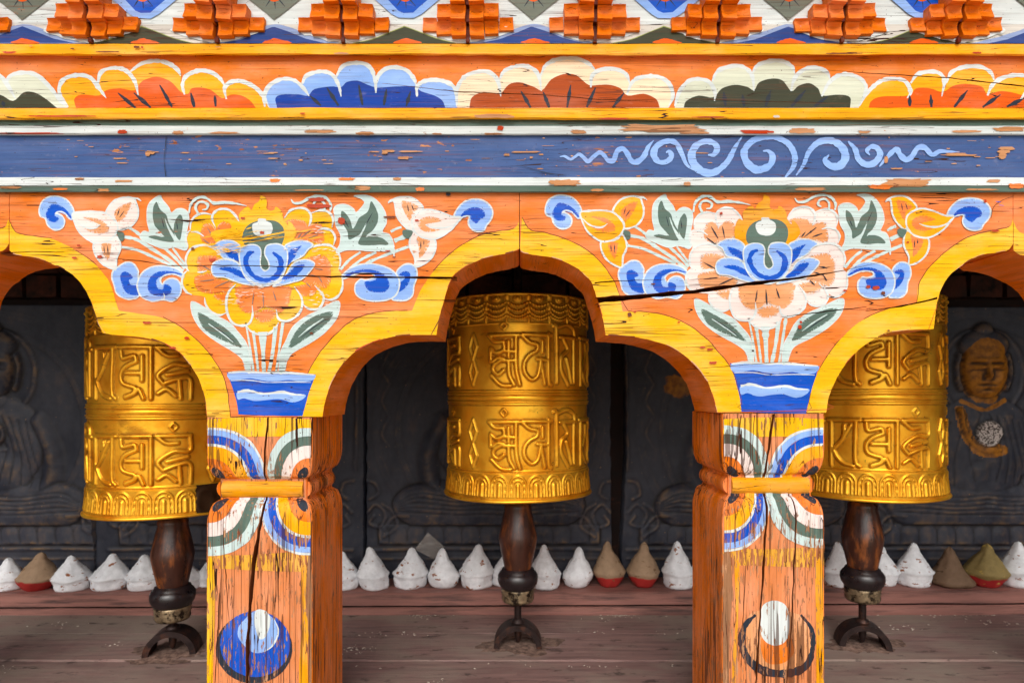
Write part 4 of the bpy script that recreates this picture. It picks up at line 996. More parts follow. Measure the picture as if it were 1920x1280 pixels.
# ---- floral painting, traced on the right bracket and re-laid on the left one
zf = ZT(1280, 360, 4.922); zl = ZT(1010, 350, 5.333); zr = ZT(1560, 350, 5.334); zv = ZT(1120, 350, 2.844)
def flower(rt, cracks, left):
    if left:
        X0, X1 = [1020, 1095, 1290, 1440, 1590, 1690, 1785, 1860], [72, 144, 346, 498, 645, 765, 862, 927]
        Y0, Y1 = [355, 430, 560, 680, 775, 800], [357, 432, 565, 697, 779.5, 806]
        rm = lambda x, y: (float(np.interp(x, X0, X1)), float(np.interp(y, Y0, Y1)))
        petal, pin, bud, budin = C('yellow', wear=.55), C('orange'), paint('thin_cream', (242, 224, 218), 'h', wear=.75, under=(240, 176, 136)), C('tan')
    else:
        rm = None; petal, pin, bud, budin = C('cream', wear=.3), C('tan', wear=.3), C('bright', wear=.1), C('orange')
    wh, bl, lb, gr, ink, mint = C('white', wear=.35), C('blue', wear=.35), C('lblue', wear=.2), C('green', wear=.25), C('ink', wear=.1), C('mint', wear=.35)
    def P_(): 
        mb = MB(); return mb, Paint(mb, 0.0, cracks, remap=rm, base=0.0002)
    # stems
    mb, p = P_()
    for pts, ws in (([(915, 490), (1040, 520), (1200, 620), (1350, 720), (1480, 830)], 6.5), ([(890, 590), (1040, 620), (1200, 690), (1370, 770)], 5), ([(960, 400), (1010, 430), (1070, 475)], 5), ([(1300, 600), (1400, 690), (1500, 800)], 5), ([(1380, 600), (1440, 680), (1500, 760)], 4)):
        p.stroke(zl(pts), ws, mint)
    mb.build('painted_stems', rt); mb, p = P_()
    for pts, ws in (([(640, 395), (600, 410), (550, 440)], 5), ([(700, 585), (560, 645), (400, 720), (290, 790)], 5.5), ([(430, 640), (310, 710), (210, 800)], 5), ([(300, 640), (210, 710), (125, 810)], 5), ([(690, 480), (640, 500), (580, 530)], 8)):
        p.stroke(zr(pts), ws, mint)
    mb.build('painted_stems', rt); mb, p = P_()
    for pts, ws in (([(806, 700), (825, 800), (848, 938)], [3, 4, 4]), ([(845, 740), (860, 840), (872, 938)], [6, 5, 4]), ([(895, 745), (898, 840), (902, 938)], [16, 8, 7]), ([(965, 720), (950, 840), (930, 938)], [8, 6, 7]), ([(1005, 700), (985, 830), (968, 938)], [6, 4.5, 4])):
        p.stroke(zv(pts), ws, mint)
    mb.build('painted_stems', rt)
    # big leaves beside the stems
    mb, p = P_()
    for o_, i_, sl in (([(522, 598), (570, 615), (650, 665), (720, 700), (770, 750), (810, 800), (828, 860), (832, 938), (810, 935), (790, 880), (740, 840), (650, 790), (580, 740), (540, 690), (520, 640)],
                        [(555, 652), (620, 680), (690, 720), (740, 760), (780, 805), (790, 825), (720, 800), (640, 765), (580, 722)], [(610, 705), (680, 750), (740, 795)]),
                       ([(1312, 600), (1280, 600), (1200, 640), (1130, 670), (1060, 720), (1020, 790), (990, 850), (985, 940), (1010, 940), (1030, 880), (1060, 845), (1150, 800), (1230, 750), (1290, 690), (1312, 640)],
                        [(1275, 648), (1200, 660), (1120, 700), (1070, 750), (1036, 815), (1060, 818), (1140, 772), (1210, 730), (1260, 690)], [(1225, 680), (1150, 725), (1090, 770)])):
        p.poly(zv(o_), mint); p.feather(zv(o_), paint('blue_wash', (186, 206, 204), 'h', wear=.3), L=(3, 9), wd=1.0, pr=.5); p.stroke(zv(o_), 1.6, wh, closed=True); p.poly(zv(i_), gr); p.feather(zv(i_), mint, L=(2, 5), wd=.9, pr=.45); p.stroke(zv(sl), [1.5, 3.2, 1], mint); p.stroke(zv([(a + 14, b_ + 4) for a, b_ in sl]), [1, 2, .6], ink)
    mb.build('painted_long_leaves', rt)
    # vase
    mb, p = P_()
    p.poly(zv([(710, 948), (712, 942), (800, 940), (1000, 948), (1175, 955), (1180, 960), (1165, 1010), (1142, 1080), (1113, 1200), (1105, 1208), (1050, 1208), (900, 1205), (775, 1198), (768, 1190), (758, 1120), (735, 1030)]), bl, n=3)
    p.poly(zv([(714, 945), (800, 936), (900, 944), (1000, 942), (1100, 950), (1178, 956), (1165, 990), (1100, 1000), (1040, 988), (960, 997), (900, 992), (830, 978), (770, 988), (722, 985)]), lb)
    p.stroke(zv([(715, 944), (800, 936), (900, 944), (1000, 941), (1100, 950), (1176, 956)]), [3, 5, 3, 5, 4, 2], wh)
    p.stroke(zv([(728, 992), (830, 990), (920, 1003), (1040, 1000), (1158, 1003)]), [1, 2, 1, 2, 1], wh)
    p.poly(zv([(762, 1062), (820, 1050), (900, 1070), (1000, 1060), (1060, 1076), (1125, 1077), (1118, 1102), (1060, 1125), (980, 1105), (860, 1117), (800, 1100), (766, 1108)]), lb)
    p.stroke(zv([(764, 1062), (820, 1053), (900, 1072), (1000, 1062), (1060, 1076), (1122, 1080)]), [4, 5, 3, 5, 4, 2], wh)
    mb.build('painted_vase', rt)
    # flower
    mb, p = P_()
    sil = [(550, 270), (520, 215), (470, 165), (420, 148), (360, 155), (312, 192), (260, 190), (205, 190), (150, 215), (112, 270), (105, 340), (77, 375), (65, 440), (90, 500), (68, 580), (64, 650), (80, 705), (42, 750), (30, 820), (60, 890), (120, 925), (235, 945),
           (245, 1010), (290, 1070), (370, 1100), (432, 1085), (470, 1150), (540, 1185), (612, 1178), (650, 1230), (740, 1265), (830, 1250), (890, 1200), (918, 1165), (1000, 1150), (1080, 1115), (1130, 1060), (1140, 1000), (1200, 1045), (1290, 1045), (1335, 985), (1332, 935), (1410, 970), (1480, 930), (1515, 850),
           (1510, 750), (1478, 700), (1495, 620), (1465, 540), (1425, 490), (1450, 410), (1415, 335), (1425, 240), (1385, 180), (1310, 162), (1215, 190), (1170, 150), (1100, 140), (1020, 165), (965, 230), (900, 400), (780, 500), (640, 400)]
    p.poly(zf(sil), petal, n=4)
    tans = [[(205, 330), (230, 285), (290, 280), (330, 320), (400, 265), (470, 290), (490, 400), (420, 440), (330, 470), (290, 480), (200, 430)],
            [(170, 590), (220, 570), (330, 575), (380, 600), (330, 660), (320, 712), (240, 712), (178, 720), (163, 650)],
            [(145, 762), (230, 737), (310, 722), (350, 770), (500, 810), (470, 880), (380, 920), (200, 900), (145, 840)],
            [(320, 930), (440, 900), (445, 980), (400, 990), (340, 960)],
            [(560, 840), (1000, 840), (1025, 930), (1010, 1010), (930, 1080), (890, 1060), (800, 1035), (740, 1050), (680, 1085), (600, 1080), (540, 1020), (515, 930)],
            [(680, 1095), (740, 1062), (840, 1048), (890, 1074), (870, 1130), (800, 1158), (720, 1150)],
            [(1070, 850), (1250, 830), (1310, 870), (1265, 890), (1250, 920), (1180, 940), (1120, 930)],
            [(1170, 600), (1250, 575), (1340, 570), (1400, 640), (1405, 720), (1400, 810), (1350, 870), (1250, 840), (1130, 800), (1200, 700), (1220, 640)],
            [(975, 265), (1050, 240), (1140, 250), (1190, 290), (1300, 280), (1330, 330), (1340, 440), (1300, 470), (1220, 450), (1080, 430), (1040, 330)]]
    for t in tans: p.poly(zf(t), pin)
    for t in tans: p.feather(zf(t), petal, L=(1.5, 6), wd=1.6, pr=.6)
    for t in tans: p.feather(zf([(a * .9 + sum(q[0] for q in t) / len(t) * .1, b_ * .9 + sum(q[1] for q in t) / len(t) * .1) for a, b_ in t]), paint('pale_wash', (246, 190, 140), 'h', wear=.2), L=(2, 7), wd=1.0, pr=.4)
    # white scallop lines
    sc = [[(552, 272), (520, 215), (470, 165), (420, 148), (360, 155), (312, 195), (305, 250), (335, 322)], [(300, 200), (220, 188), (150, 215), (110, 270), (105, 340)], [(105, 345), (75, 375), (65, 440), (85, 500)], [(110, 360), (170, 362), (230, 400)],
          [(370, 560), (300, 495), (200, 480), (110, 515), (66, 590), (70, 680), (95, 715)], [(170, 722), (210, 722), (255, 710)], [(80, 705), (40, 750), (30, 830), (70, 900), (120, 925)], [(235, 950), (245, 1010), (290, 1070), (370, 1100), (435, 1080)],
          [(520, 830), (455, 900), (432, 990), (445, 1090), (490, 1165), (570, 1188), (640, 1170), (672, 1100), (668, 1020)], [(610, 1180), (650, 1230), (740, 1265), (830, 1250), (890, 1200), (912, 1160)], [(890, 1050), (912, 1130), (990, 1150), (1080, 1110), (1130, 1040), (1128, 950), (1060, 850)],
          [(1140, 1010), (1200, 1048), (1290, 1045), (1335, 980), (1325, 920), (1250, 840)], [(1335, 960), (1410, 970), (1480, 930), (1515, 850), (1510, 740)], [(1150, 580), (1200, 510), (1300, 478), (1400, 482), (1470, 540), (1495, 620), (1480, 700)],
          [(1280, 345), (1340, 330), (1410, 350), (1445, 410), (1430, 480)], [(1210, 190), (1310, 160), (1385, 180), (1425, 240), (1415, 320)], [(965, 235), (1020, 165), (1100, 140), (1170, 150), (1215, 200), (1215, 260), (1195, 310)]]
    for s_ in sc: p.stroke(zf(s_), [1.4] + [4.2] * (len(s_) - 2) + [1.2], wh, n=5)
    gs = [((260, 320), (325, 430)), ((365, 320), (385, 425)), ((215, 420), (300, 485)), ((190, 650), (300, 710)), ((190, 805), (320, 790)), ((325, 860), (460, 800)), ((1090, 420), (1130, 370)), ((1120, 415), (1230, 330)), ((1195, 415), (1285, 385)),
          ((1205, 740), (1300, 770)), ((1290, 760), (1325, 820)), ((1170, 815), (1215, 860)), ((685, 905), (670, 1010)), ((765, 900), (775, 1040)), ((860, 890), (890, 980)), ((1255, 690), (1330, 700))]
    for a, b_ in gs: p.dab(zf([a])[0] if not rm else zf([a])[0], zf([b_])[0], 2.8, C('ink') if not left else paint('ashy', (150, 122, 104), 'h'))
    mb.build('painted_petals', rt)
    mb, p = P_(); p.lay += .0014
    p.poly(zf([(590, 500), (500, 480), (475, 400), (480, 320), (515, 250), (556, 265), (550, 200), (580, 160), (625, 130), (650, 145), (665, 160), (690, 110), (735, 75), (747, 28), (790, 45), (805, 90), (800, 140), (830, 165), (870, 160), (890, 130), (940, 170), (955, 220), (965, 260), (1000, 300), (1010, 260), (1060, 310), (1080, 380), (1040, 440), (980, 480), (950, 500), (780, 540)]), C('yellow', wear=.4) if left else C('yorange', wear=.1), n=4)
    if left:
        p.poly(zf([(300, 360), (500, 330), (560, 360), (620, 420), (600, 520), (480, 530), (400, 500), (330, 440)]), C('yellow', wear=.4))
    p.poly(zf([(610, 485), (580, 420), (600, 340), (660, 280), (760, 255), (880, 260), (950, 310), (970, 380), (955, 450), (930, 485), (830, 520), (825, 600), (830, 680), (790, 715), (745, 680), (735, 560), (700, 490)]), gr)
    p.poly(zf([(670, 330), (675, 290), (720, 268), (727, 240), (790, 240), (800, 258), (850, 290), (855, 350), (820, 395), (750, 405), (690, 380)]), wh)
    if left:
        p.stroke(zf([(560, 430), (760, 400), (930, 370), (1080, 330)]), [4, 3, 3.4, 1], C('yellow', wear=.4))
        p.stroke(zf([(640, 455), (780, 430), (960, 400)]), [1, 2.4, .6], C('yellow', wear=.4))
    mb.build('painted_flame', rt)
    # lotus
    mb, p = P_(); p.lay += .0018
    lot = [([(315, 490), (380, 445), (460, 435), (530, 460), (570, 510), (570, 620), (480, 610), (400, 590), (360, 520)], [(408, 512), (470, 520), (540, 555), (565, 635), (500, 605), (450, 580)]),
           ([(1240, 480), (1180, 445), (1100, 438), (1020, 460), (970, 500), (985, 630), (1060, 620), (1150, 570), (1190, 520)], [(1132, 486), (1070, 505), (1010, 540), (985, 670), (1060, 600), (1090, 540)]),
           ([(300, 700), (320, 640), (390, 610), (480, 615), (550, 650), (600, 740), (640, 800), (700, 840), (600, 830), (500, 800), (420, 770), (330, 760)], [(370, 695), (430, 675), (520, 690), (600, 740), (640, 792), (540, 760), (470, 725)]),
           ([(1255, 650), (1190, 612), (1100, 620), (1040, 660), (990, 740), (940, 800), (860, 850), (960, 835), (1060, 810), (1130, 790), (1200, 730)], [(1162, 660), (1080, 665), (1020, 720), (940, 785), (1010, 785), (1090, 750)])]
    for o_, i_ in lot: p.poly(zf(o_), lb); p.feather(zf(o_), wh, L=(2, 6), wd=.9, pr=.4); p.stroke(zf(o_), 2.2, wh, closed=True, n=4); p.poly(zf(i_), bl); p.feather(zf(i_), lb, L=(1.5, 4), wd=.8, pr=.5)
    U_ = [(555, 600), (560, 530), (600, 490), (670, 475), (730, 492), (752, 540), (745, 620), (752, 680), (790, 712), (828, 680), (815, 620), (785, 560), (800, 490), (860, 470), (930, 475), (990, 520), (1000, 600), (980, 700), (930, 790), (850, 835), (780, 850), (700, 835), (620, 780), (575, 700)]
    p.poly(zf(U_), lb); p.stroke(zf(U_), 2.4, wh, closed=True, n=4)
    p.stroke(zf([(690, 540), (640, 560), (612, 625), (640, 705), (700, 768), (790, 795), (880, 770), (930, 700), (932, 610), (860, 545)]), [4, 8, 9, 9, 8, 7.5, 9, 11, 9, 4], bl)
    p.stroke(zf([(600, 735), (680, 810), (790, 835), (900, 800), (960, 730)]), [.8, 2, 2.2, 2, .8], wh)
    mb.build('painted_lotus', rt)
    # curled ribbons above the flower
    mb, p = P_(); p.lay += .0014
    for s_, w_ in (([(95, 190), (110, 110), (160, 55), (220, 40), (270, 60), (320, 95), (420, 90), (520, 100), (620, 122)], [3, 4.5, 5, 5, 5, 6, 6, 4, 1]), ([(180, 195), (155, 140), (175, 95), (220, 85), (265, 110), (255, 150), (215, 158)], [4, 4.5, 4.5, 4.5, 4.5, 4, 2]),
                   ([(1030, 60), (1060, 95), (1130, 90), (1200, 50), (1280, 30), (1360, 50), (1405, 110), (1400, 170)], [1.5, 4, 5, 5, 5, 5, 4.5, 3.5]), ([(1345, 165), (1345, 105), (1305, 68), (1258, 80), (1245, 118), (1275, 140)], [3.6, 4, 4.5, 4.5, 4.2, 2])):
        p.stroke(zf(s_), w_, mint)
    mb.build('painted_ribbons', rt)
    # lobed leaves
    mb, p = P_(); p.lay += .0005
    o_ = zl([(1155, 440), (1135, 330), (1140, 200), (1180, 130), (1260, 80), (1285, 125), (1340, 190), (1370, 250), (1420, 215), (1480, 212), (1530, 250), (1540, 330), (1520, 430), (1512, 520), (1530, 580), (1500, 622), (1400, 592), (1300, 610), (1200, 575), (1100, 530), (1066, 490), (1100, 435)])
    p.poly(o_, mint); p.stroke(o_, 1.6, wh, closed=True)
    p.poly(zl([(1195, 200), (1228, 143), (1262, 220), (1320, 275), (1340, 340), (1370, 400), (1400, 460), (1390, 540), (1250, 525), (1150, 495), (1200, 478), (1290, 490), (1250, 430), (1210, 380), (1192, 300)]), gr)
    p.poly(zl([(1390, 420), (1408, 330), (1450, 272), (1476, 300), (1480, 380), (1452, 522), (1400, 455)]), gr)
    p.stroke(zl([(1308, 310), (1340, 400), (1390, 490), (1440, 575)]), [1.2, 3, 5, 6.5], mint); p.stroke(zl([(1190, 440), (1240, 440), (1300, 490)]), [2, 3.5, 1], mint)
    p.dab(*zl([(1275, 300), (1300, 400)]), 2, ink); p.dab(*zl([(1420, 340), (1430, 420)]), 2, ink)
    o_ = zr([(60, 205), (110, 170), (180, 170), (240, 210), (260, 250), (300, 210), (332, 150), (300, 110), (245, 85), (330, 75), (400, 100), (460, 160), (505, 250), (515, 350), (482, 440), (540, 470), (575, 560), (580, 680), (560, 640), (480, 630), (380, 630), (280, 620), (180, 622), (95, 650), (88, 620), (120, 560), (125, 470), (80, 380), (65, 280)])
    p.poly(o_, mint); p.stroke(o_, 1.6, wh, closed=True)
    p.poly(zr([(135, 240), (180, 265), (215, 330), (235, 410), (262, 365), (290, 300), (360, 240), (385, 140), (420, 190), (445, 270), (440, 350), (400, 430), (350, 482), (440, 490), (500, 520), (530, 568), (450, 570), (350, 575), (280, 560), (300, 470), (205, 520), (190, 440), (140, 340)]), gr)
    p.stroke(zr([(350, 355), (320, 430), (280, 510), (215, 600)]), [1.5, 3, 5, 6], mint); p.stroke(zr([(345, 495), (390, 460), (440, 455)]), [1, 4, 3], mint)
    p.dab(*zr([(400, 250), (340, 380)]), 1.8, ink); p.dab(*zr([(170, 330), (200, 400)]), 1.8, ink)
    mb.build('painted_lobed_leaves', rt)
    # buds
    mb, p = P_(); p.lay += .0005
    for zz, shapes in ((zl, [([(740, 265), (765, 190), (830, 125), (930, 97), (1010, 112), (1032, 160), (1050, 230), (1040, 310), (990, 380), (930, 410), (860, 420), (850, 360), (800, 300)], [(820, 285), (830, 230), (890, 180), (985, 150), (960, 230), (900, 320), (860, 352)], [(870, 210), (850, 280)], [(915, 235), (870, 300)]),
                        ([(630, 550), (720, 545), (790, 520), (838, 482), (880, 570), (870, 640), (842, 700), (835, 800), (790, 802), (700, 750), (650, 690), (620, 610)], [(700, 560), (790, 560), (785, 620), (765, 722), (740, 700), (705, 640)], [(720, 580), (725, 650)], [(755, 580), (760, 660)]),
                        ([(415, 262), (500, 245), (620, 240), (730, 255), (800, 305), (850, 380), (840, 450), (780, 515), (700, 547), (620, 547), (540, 500), (480, 440), (440, 360)], [(515, 300), (590, 300), (690, 325), (755, 385), (765, 435), (710, 458), (620, 455), (560, 430), (525, 395), (620, 408), (685, 380), (600, 335)], None, None)]),
                       (zr, [([(530, 150), (600, 105), (700, 95), (780, 130), (845, 215), (760, 290), (735, 430), (650, 370), (600, 280), (590, 200), (575, 135)], [(640, 140), (720, 150), (800, 200), (740, 260), (720, 335), (670, 260)], [(690, 170), (700, 240)], [(730, 170), (750, 230)]),
                        ([(750, 440), (830, 495), (950, 515), (965, 600), (930, 690), (850, 760), (765, 782), (762, 700), (715, 600), (715, 510)], [(785, 490), (900, 520), (890, 600), (810, 702), (800, 600)], [(820, 540), (820, 610)], [(850, 530), (850, 570)]),
                        ([(1212, 300), (1120, 290), (1020, 250), (900, 220), (820, 240), (750, 290), (735, 360), (755, 430), (820, 490), (930, 515), (1020, 490), (1110, 430), (1170, 360)], [(790, 360), (830, 310), (920, 290), (1030, 330), (930, 358), (870, 375), (930, 412), (1010, 422), (900, 447), (820, 420)], None, None)])):
        for o_, i_, a, b_ in shapes:
            p.poly(zz(o_), bud); p.stroke(zz(o_), 3.4, wh, closed=True, n=4); p.poly(zz(i_), budin); p.feather(zz(i_), bud, L=(2, 6), wd=1.1, pr=.5)
            for s_ in (a, b_):
                if s_: p.dab(*zz(s_), 2.2, C('ink'))
    p.stroke(zl([(435, 320), (500, 380), (580, 408), (640, 405), (688, 372)]), [1, 3, 3.6, 3, .8], wh); p.stroke(zl([(1005, 110), (1045, 112), (1082, 138)]), [4, 4, 1], wh)
    p.stroke(zr([(1190, 320), (1140, 375), (1040, 405), (940, 398), (865, 372)]), [1, 3, 3.4, 3, .8], wh); p.stroke(zr([(580, 120), (550, 130), (528, 160)]), [4, 4, 1], wh)
    p.poly(zl([(850, 440), (912, 455), (912, 520), (880, 532), (850, 475)]), gr); p.poly(zr([(655, 425), (742, 438), (700, 512), (655, 480)]), gr)
    mb.build('painted_buds', rt)
    # blue curls
    mb, p = P_(); p.lay += .0004
    cur = [(zl, [(432, 265), (410, 190), (350, 120), (270, 90), (180, 90), (100, 135), (65, 220), (78, 285), (130, 312), (150, 370), (200, 415), (260, 425), (315, 395), (332, 340), (310, 290), (262, 262), (235, 262), (270, 240), (330, 255), (395, 320)],
                 [(405, 322), (390, 270), (340, 215), (270, 175), (200, 165), (160, 210), (135, 270), (160, 325), (220, 347), (266, 330), (270, 300), (235, 285), (232, 262), (270, 250), (330, 265), (380, 312)]),
           (zl, [(860, 780), (930, 740), (1000, 750), (1050, 820), (1050, 880), (1060, 1060), (980, 1100), (900, 1085), (840, 1040), (818, 965), (795, 885), (810, 820)], [(880, 855), (920, 830), (970, 850), (1000, 892), (962, 912), (982, 960), (1050, 972), (1060, 1058), (960, 1050), (910, 1000), (880, 910)]),
           (zl, [(1482, 850), (1420, 800), (1300, 773), (1180, 785), (1090, 840), (1045, 930), (1045, 1000), (1080, 1075), (1180, 1120), (1290, 1105), (1380, 1120), (1450, 1060), (1465, 980), (1430, 912), (1370, 895), (1310, 920), (1285, 955), (1262, 910), (1310, 865), (1400, 855), (1480, 890)],
                 [(1482, 862), (1380, 828), (1250, 830), (1170, 880), (1142, 960), (1160, 1035), (1250, 1070), (1350, 1050), (1372, 990), (1325, 955), (1292, 965), (1290, 1000), (1240, 990), (1225, 920), (1270, 880), (1380, 855)]),
           (zr, [(600, 830), (650, 770), (710, 755), (770, 790), (785, 880), (755, 960), (740, 1060), (680, 1110), (590, 1112), (560, 1090), (600, 1020), (600, 900)], [(620, 862), (660, 828), (710, 840), (717, 900), (680, 980), (610, 1032), (610, 960), (672, 888)]),
           (zr, [(150, 862), (210, 800), (300, 760), (400, 755), (520, 790), (600, 860), (625, 950), (600, 1050), (540, 1100), (440, 1120), (330, 1105), (262, 1050), (255, 960), (300, 905), (340, 912), (410, 890), (390, 850), (280, 850), (160, 900)],
                 [(155, 892), (230, 830), (350, 808), (450, 830), (520, 890), (540, 970), (500, 1030), (420, 1032), (360, 1010), (332, 932), (400, 920), (430, 898), (400, 855), (300, 845)]),
           (zr, [(1145, 290), (1180, 210), (1260, 140), (1370, 115), (1470, 130), (1550, 180), (1582, 250), (1562, 320), (1510, 380), (1480, 430), (1400, 440), (1330, 410), (1298, 350), (1310, 290), (1250, 290), (1200, 312)], [(1205, 302), (1250, 240), (1340, 200), (1430, 205), (1482, 240), (1490, 290), (1440, 320), (1390, 360), (1330, 320), (1312, 280), (1250, 302)])]
    for zz, o_, i_ in cur:
        p.poly(zz(o_), lb, n=4); p.feather(zz(o_), wh, L=(2, 5), wd=.9, pr=.3); p.stroke(zz(o_), 2.6, wh, closed=True, n=4); p.poly(zz(i_), bl, n=4); p.feather(zz(i_), lb, L=(1, 3.5), wd=.8, pr=.35)
    p.stroke(zl([(1282, 955), (1310, 920), (1370, 897), (1430, 915)]), [1, 2, 2, 1], wh); p.stroke(zl([(1300, 1100), (1305, 1070), (1295, 1040)]), [3, 2, .6], wh)
    mb.build('painted_curls', rt)
    mb = MB(); p = Paint(mb, 0.0, cracks, base=.0030)
    chips = [(595, 375, 34, 8), (598, 387, 50, 8), (641, 415, 15, 13), (732, 408, 24, 4), (782, 414, 8, 4), (400, 488, 12, 6), (457, 410, 8, 4), (363, 467, 6, 5), (150, 461, 7, 4), (189, 482, 10, 6), (728, 471, 10, 2), (740, 483, 9, 2), (493, 437, 9, 6), (278, 605, 16, 5), (352, 634, 10, 5), (585, 625, 7, 4), (326, 652, 12, 4), (142, 484, 9, 4)] if left else \
        [(1351, 401, 6, 5), (1500, 604, 5, 5), (1498, 613, 8, 8), (1224, 533, 8, 3), (1330, 655, 12, 4), (1336, 680, 14, 5), (1272, 604, 5, 3), (1180, 590, 8, 8), (1190, 585, 4, 4), (1640, 540, 14, 8), (1626, 538, 8, 6), (1654, 550, 9, 6), (1583, 545, 8, 4), (1845, 378, 5, 7), (1700, 455, 5, 3), (1664, 620, 5, 3), (1316, 651, 10, 4), (1864, 434, 14, 4)]
    if left: flake(p, 841, 365, 9, 7, C('ink'), 77)
    else: p.stroke([(1856, 410), (1860, 390), (1876, 377), (1898, 369)], [.6, 1.2, 1.2, .6], C('line')); p.dab((1864, 379), (1874, 380), 1.6, C('blue')); p.dab((1870, 385), (1880, 387), 1.4, C('blue'))
    for i, (x, y, w_, h_) in enumerate(chips): flake(p, x, y, w_, h_, C('redp') if i % 4 != 3 else C('line'), i + 500)
    mb.build('flaked_patches', rt)
    if left:
        mb = MB(); p = Paint(mb, 0.0, cracks, base=.0031); sm = paint('white_smear', (240, 226, 214), 'h', wear=.2, under=(240, 150, 90)); 
        rs = random.Random(4)
        for (x, y, w_, h_, n_) in ((612, 482, 46, 36, 26), (476, 546, 40, 22, 16), (440, 560, 40, 22, 14), (600, 560, 36, 28, 18), (545, 470, 40, 20, 8), (418, 468, 14, 22, 10), (600, 430, 36, 16, 12), (500, 532, 70, 10, 10)):
            for _ in range(n_):
                a = x + rs.uniform(-.5, .5) * w_; b_ = y + rs.uniform(-.5, .5) * h_; L = rs.uniform(4, 14)
                p.stroke([(a - L / 2, b_ + rs.uniform(-1, 1)), (a, b_), (a + L / 2, b_ + rs.uniform(-1, 1))], [.2, rs.uniform(.5, 1.7), .2], sm, n=3)
        ys__ = C('yellow', wear=.3)
        for _ in range(34):
            a = rs.uniform(395, 470); b_ = rs.uniform(428, 476); L = rs.uniform(12, 34)
            p.stroke([(a - L / 2, b_ + 2), (a, b_), (a + L / 2, b_ - 2)], [.3, rs.uniform(.8, 2.4), .3], ys__, n=3)
        for _ in range(12):
            a = rs.uniform(480, 600); b_ = rs.uniform(432, 452); L = rs.uniform(14, 40)
            p.stroke([(a - L / 2, b_ + 3), (a, b_), (a + L / 2, b_ - 3)], [.3, rs.uniform(.6, 1.8), .3], ys__, n=3)
        mb.build('rubbed_smears', rt)
lb_ = make_bracket([Lin_L, Lin_L2, Lin_R2, Lin_R], [Lout_L, Lout_L2, Lout_R2, Lout_R], 18, 973.5, CR_L, 'painted arched bracket on the left post with yellow petalled flower over a blue vase', lambda r_, c_: flower(r_, c_, True))
rb_ = make_bracket([Rin_L, Rin_L2, Rin_R2, Rin_R], [Rout_L, Rout_L2, Rout_R2, Rout_R], 974.5, 1899, CR_R, 'painted arched bracket on the right post with pale petalled flower and long open split', lambda r_, c_: flower(r_, c_, False))
def shift(P, d): return [[(x + d, y) for x, y in s_] for s_ in P]
make_bracket(shift([Rin_L, Rin_L2, Rin_R2, Rin_R], -1882.5), shift([Rout_L, Rout_L2, Rout_R2, Rout_R], -1882.5), -908, 17, [], 'sliver of arched bracket with yellow border at the left edge of the photo')
make_bracket(shift([Lin_L, Lin_L2, Lin_R2, Lin_R], 1881.5), shift([Lout_L, Lout_L2, Lout_R2, Lout_R], 1881.5), 1900, 2855, [], 'sliver of arched bracket with yellow border at the right edge of the photo')

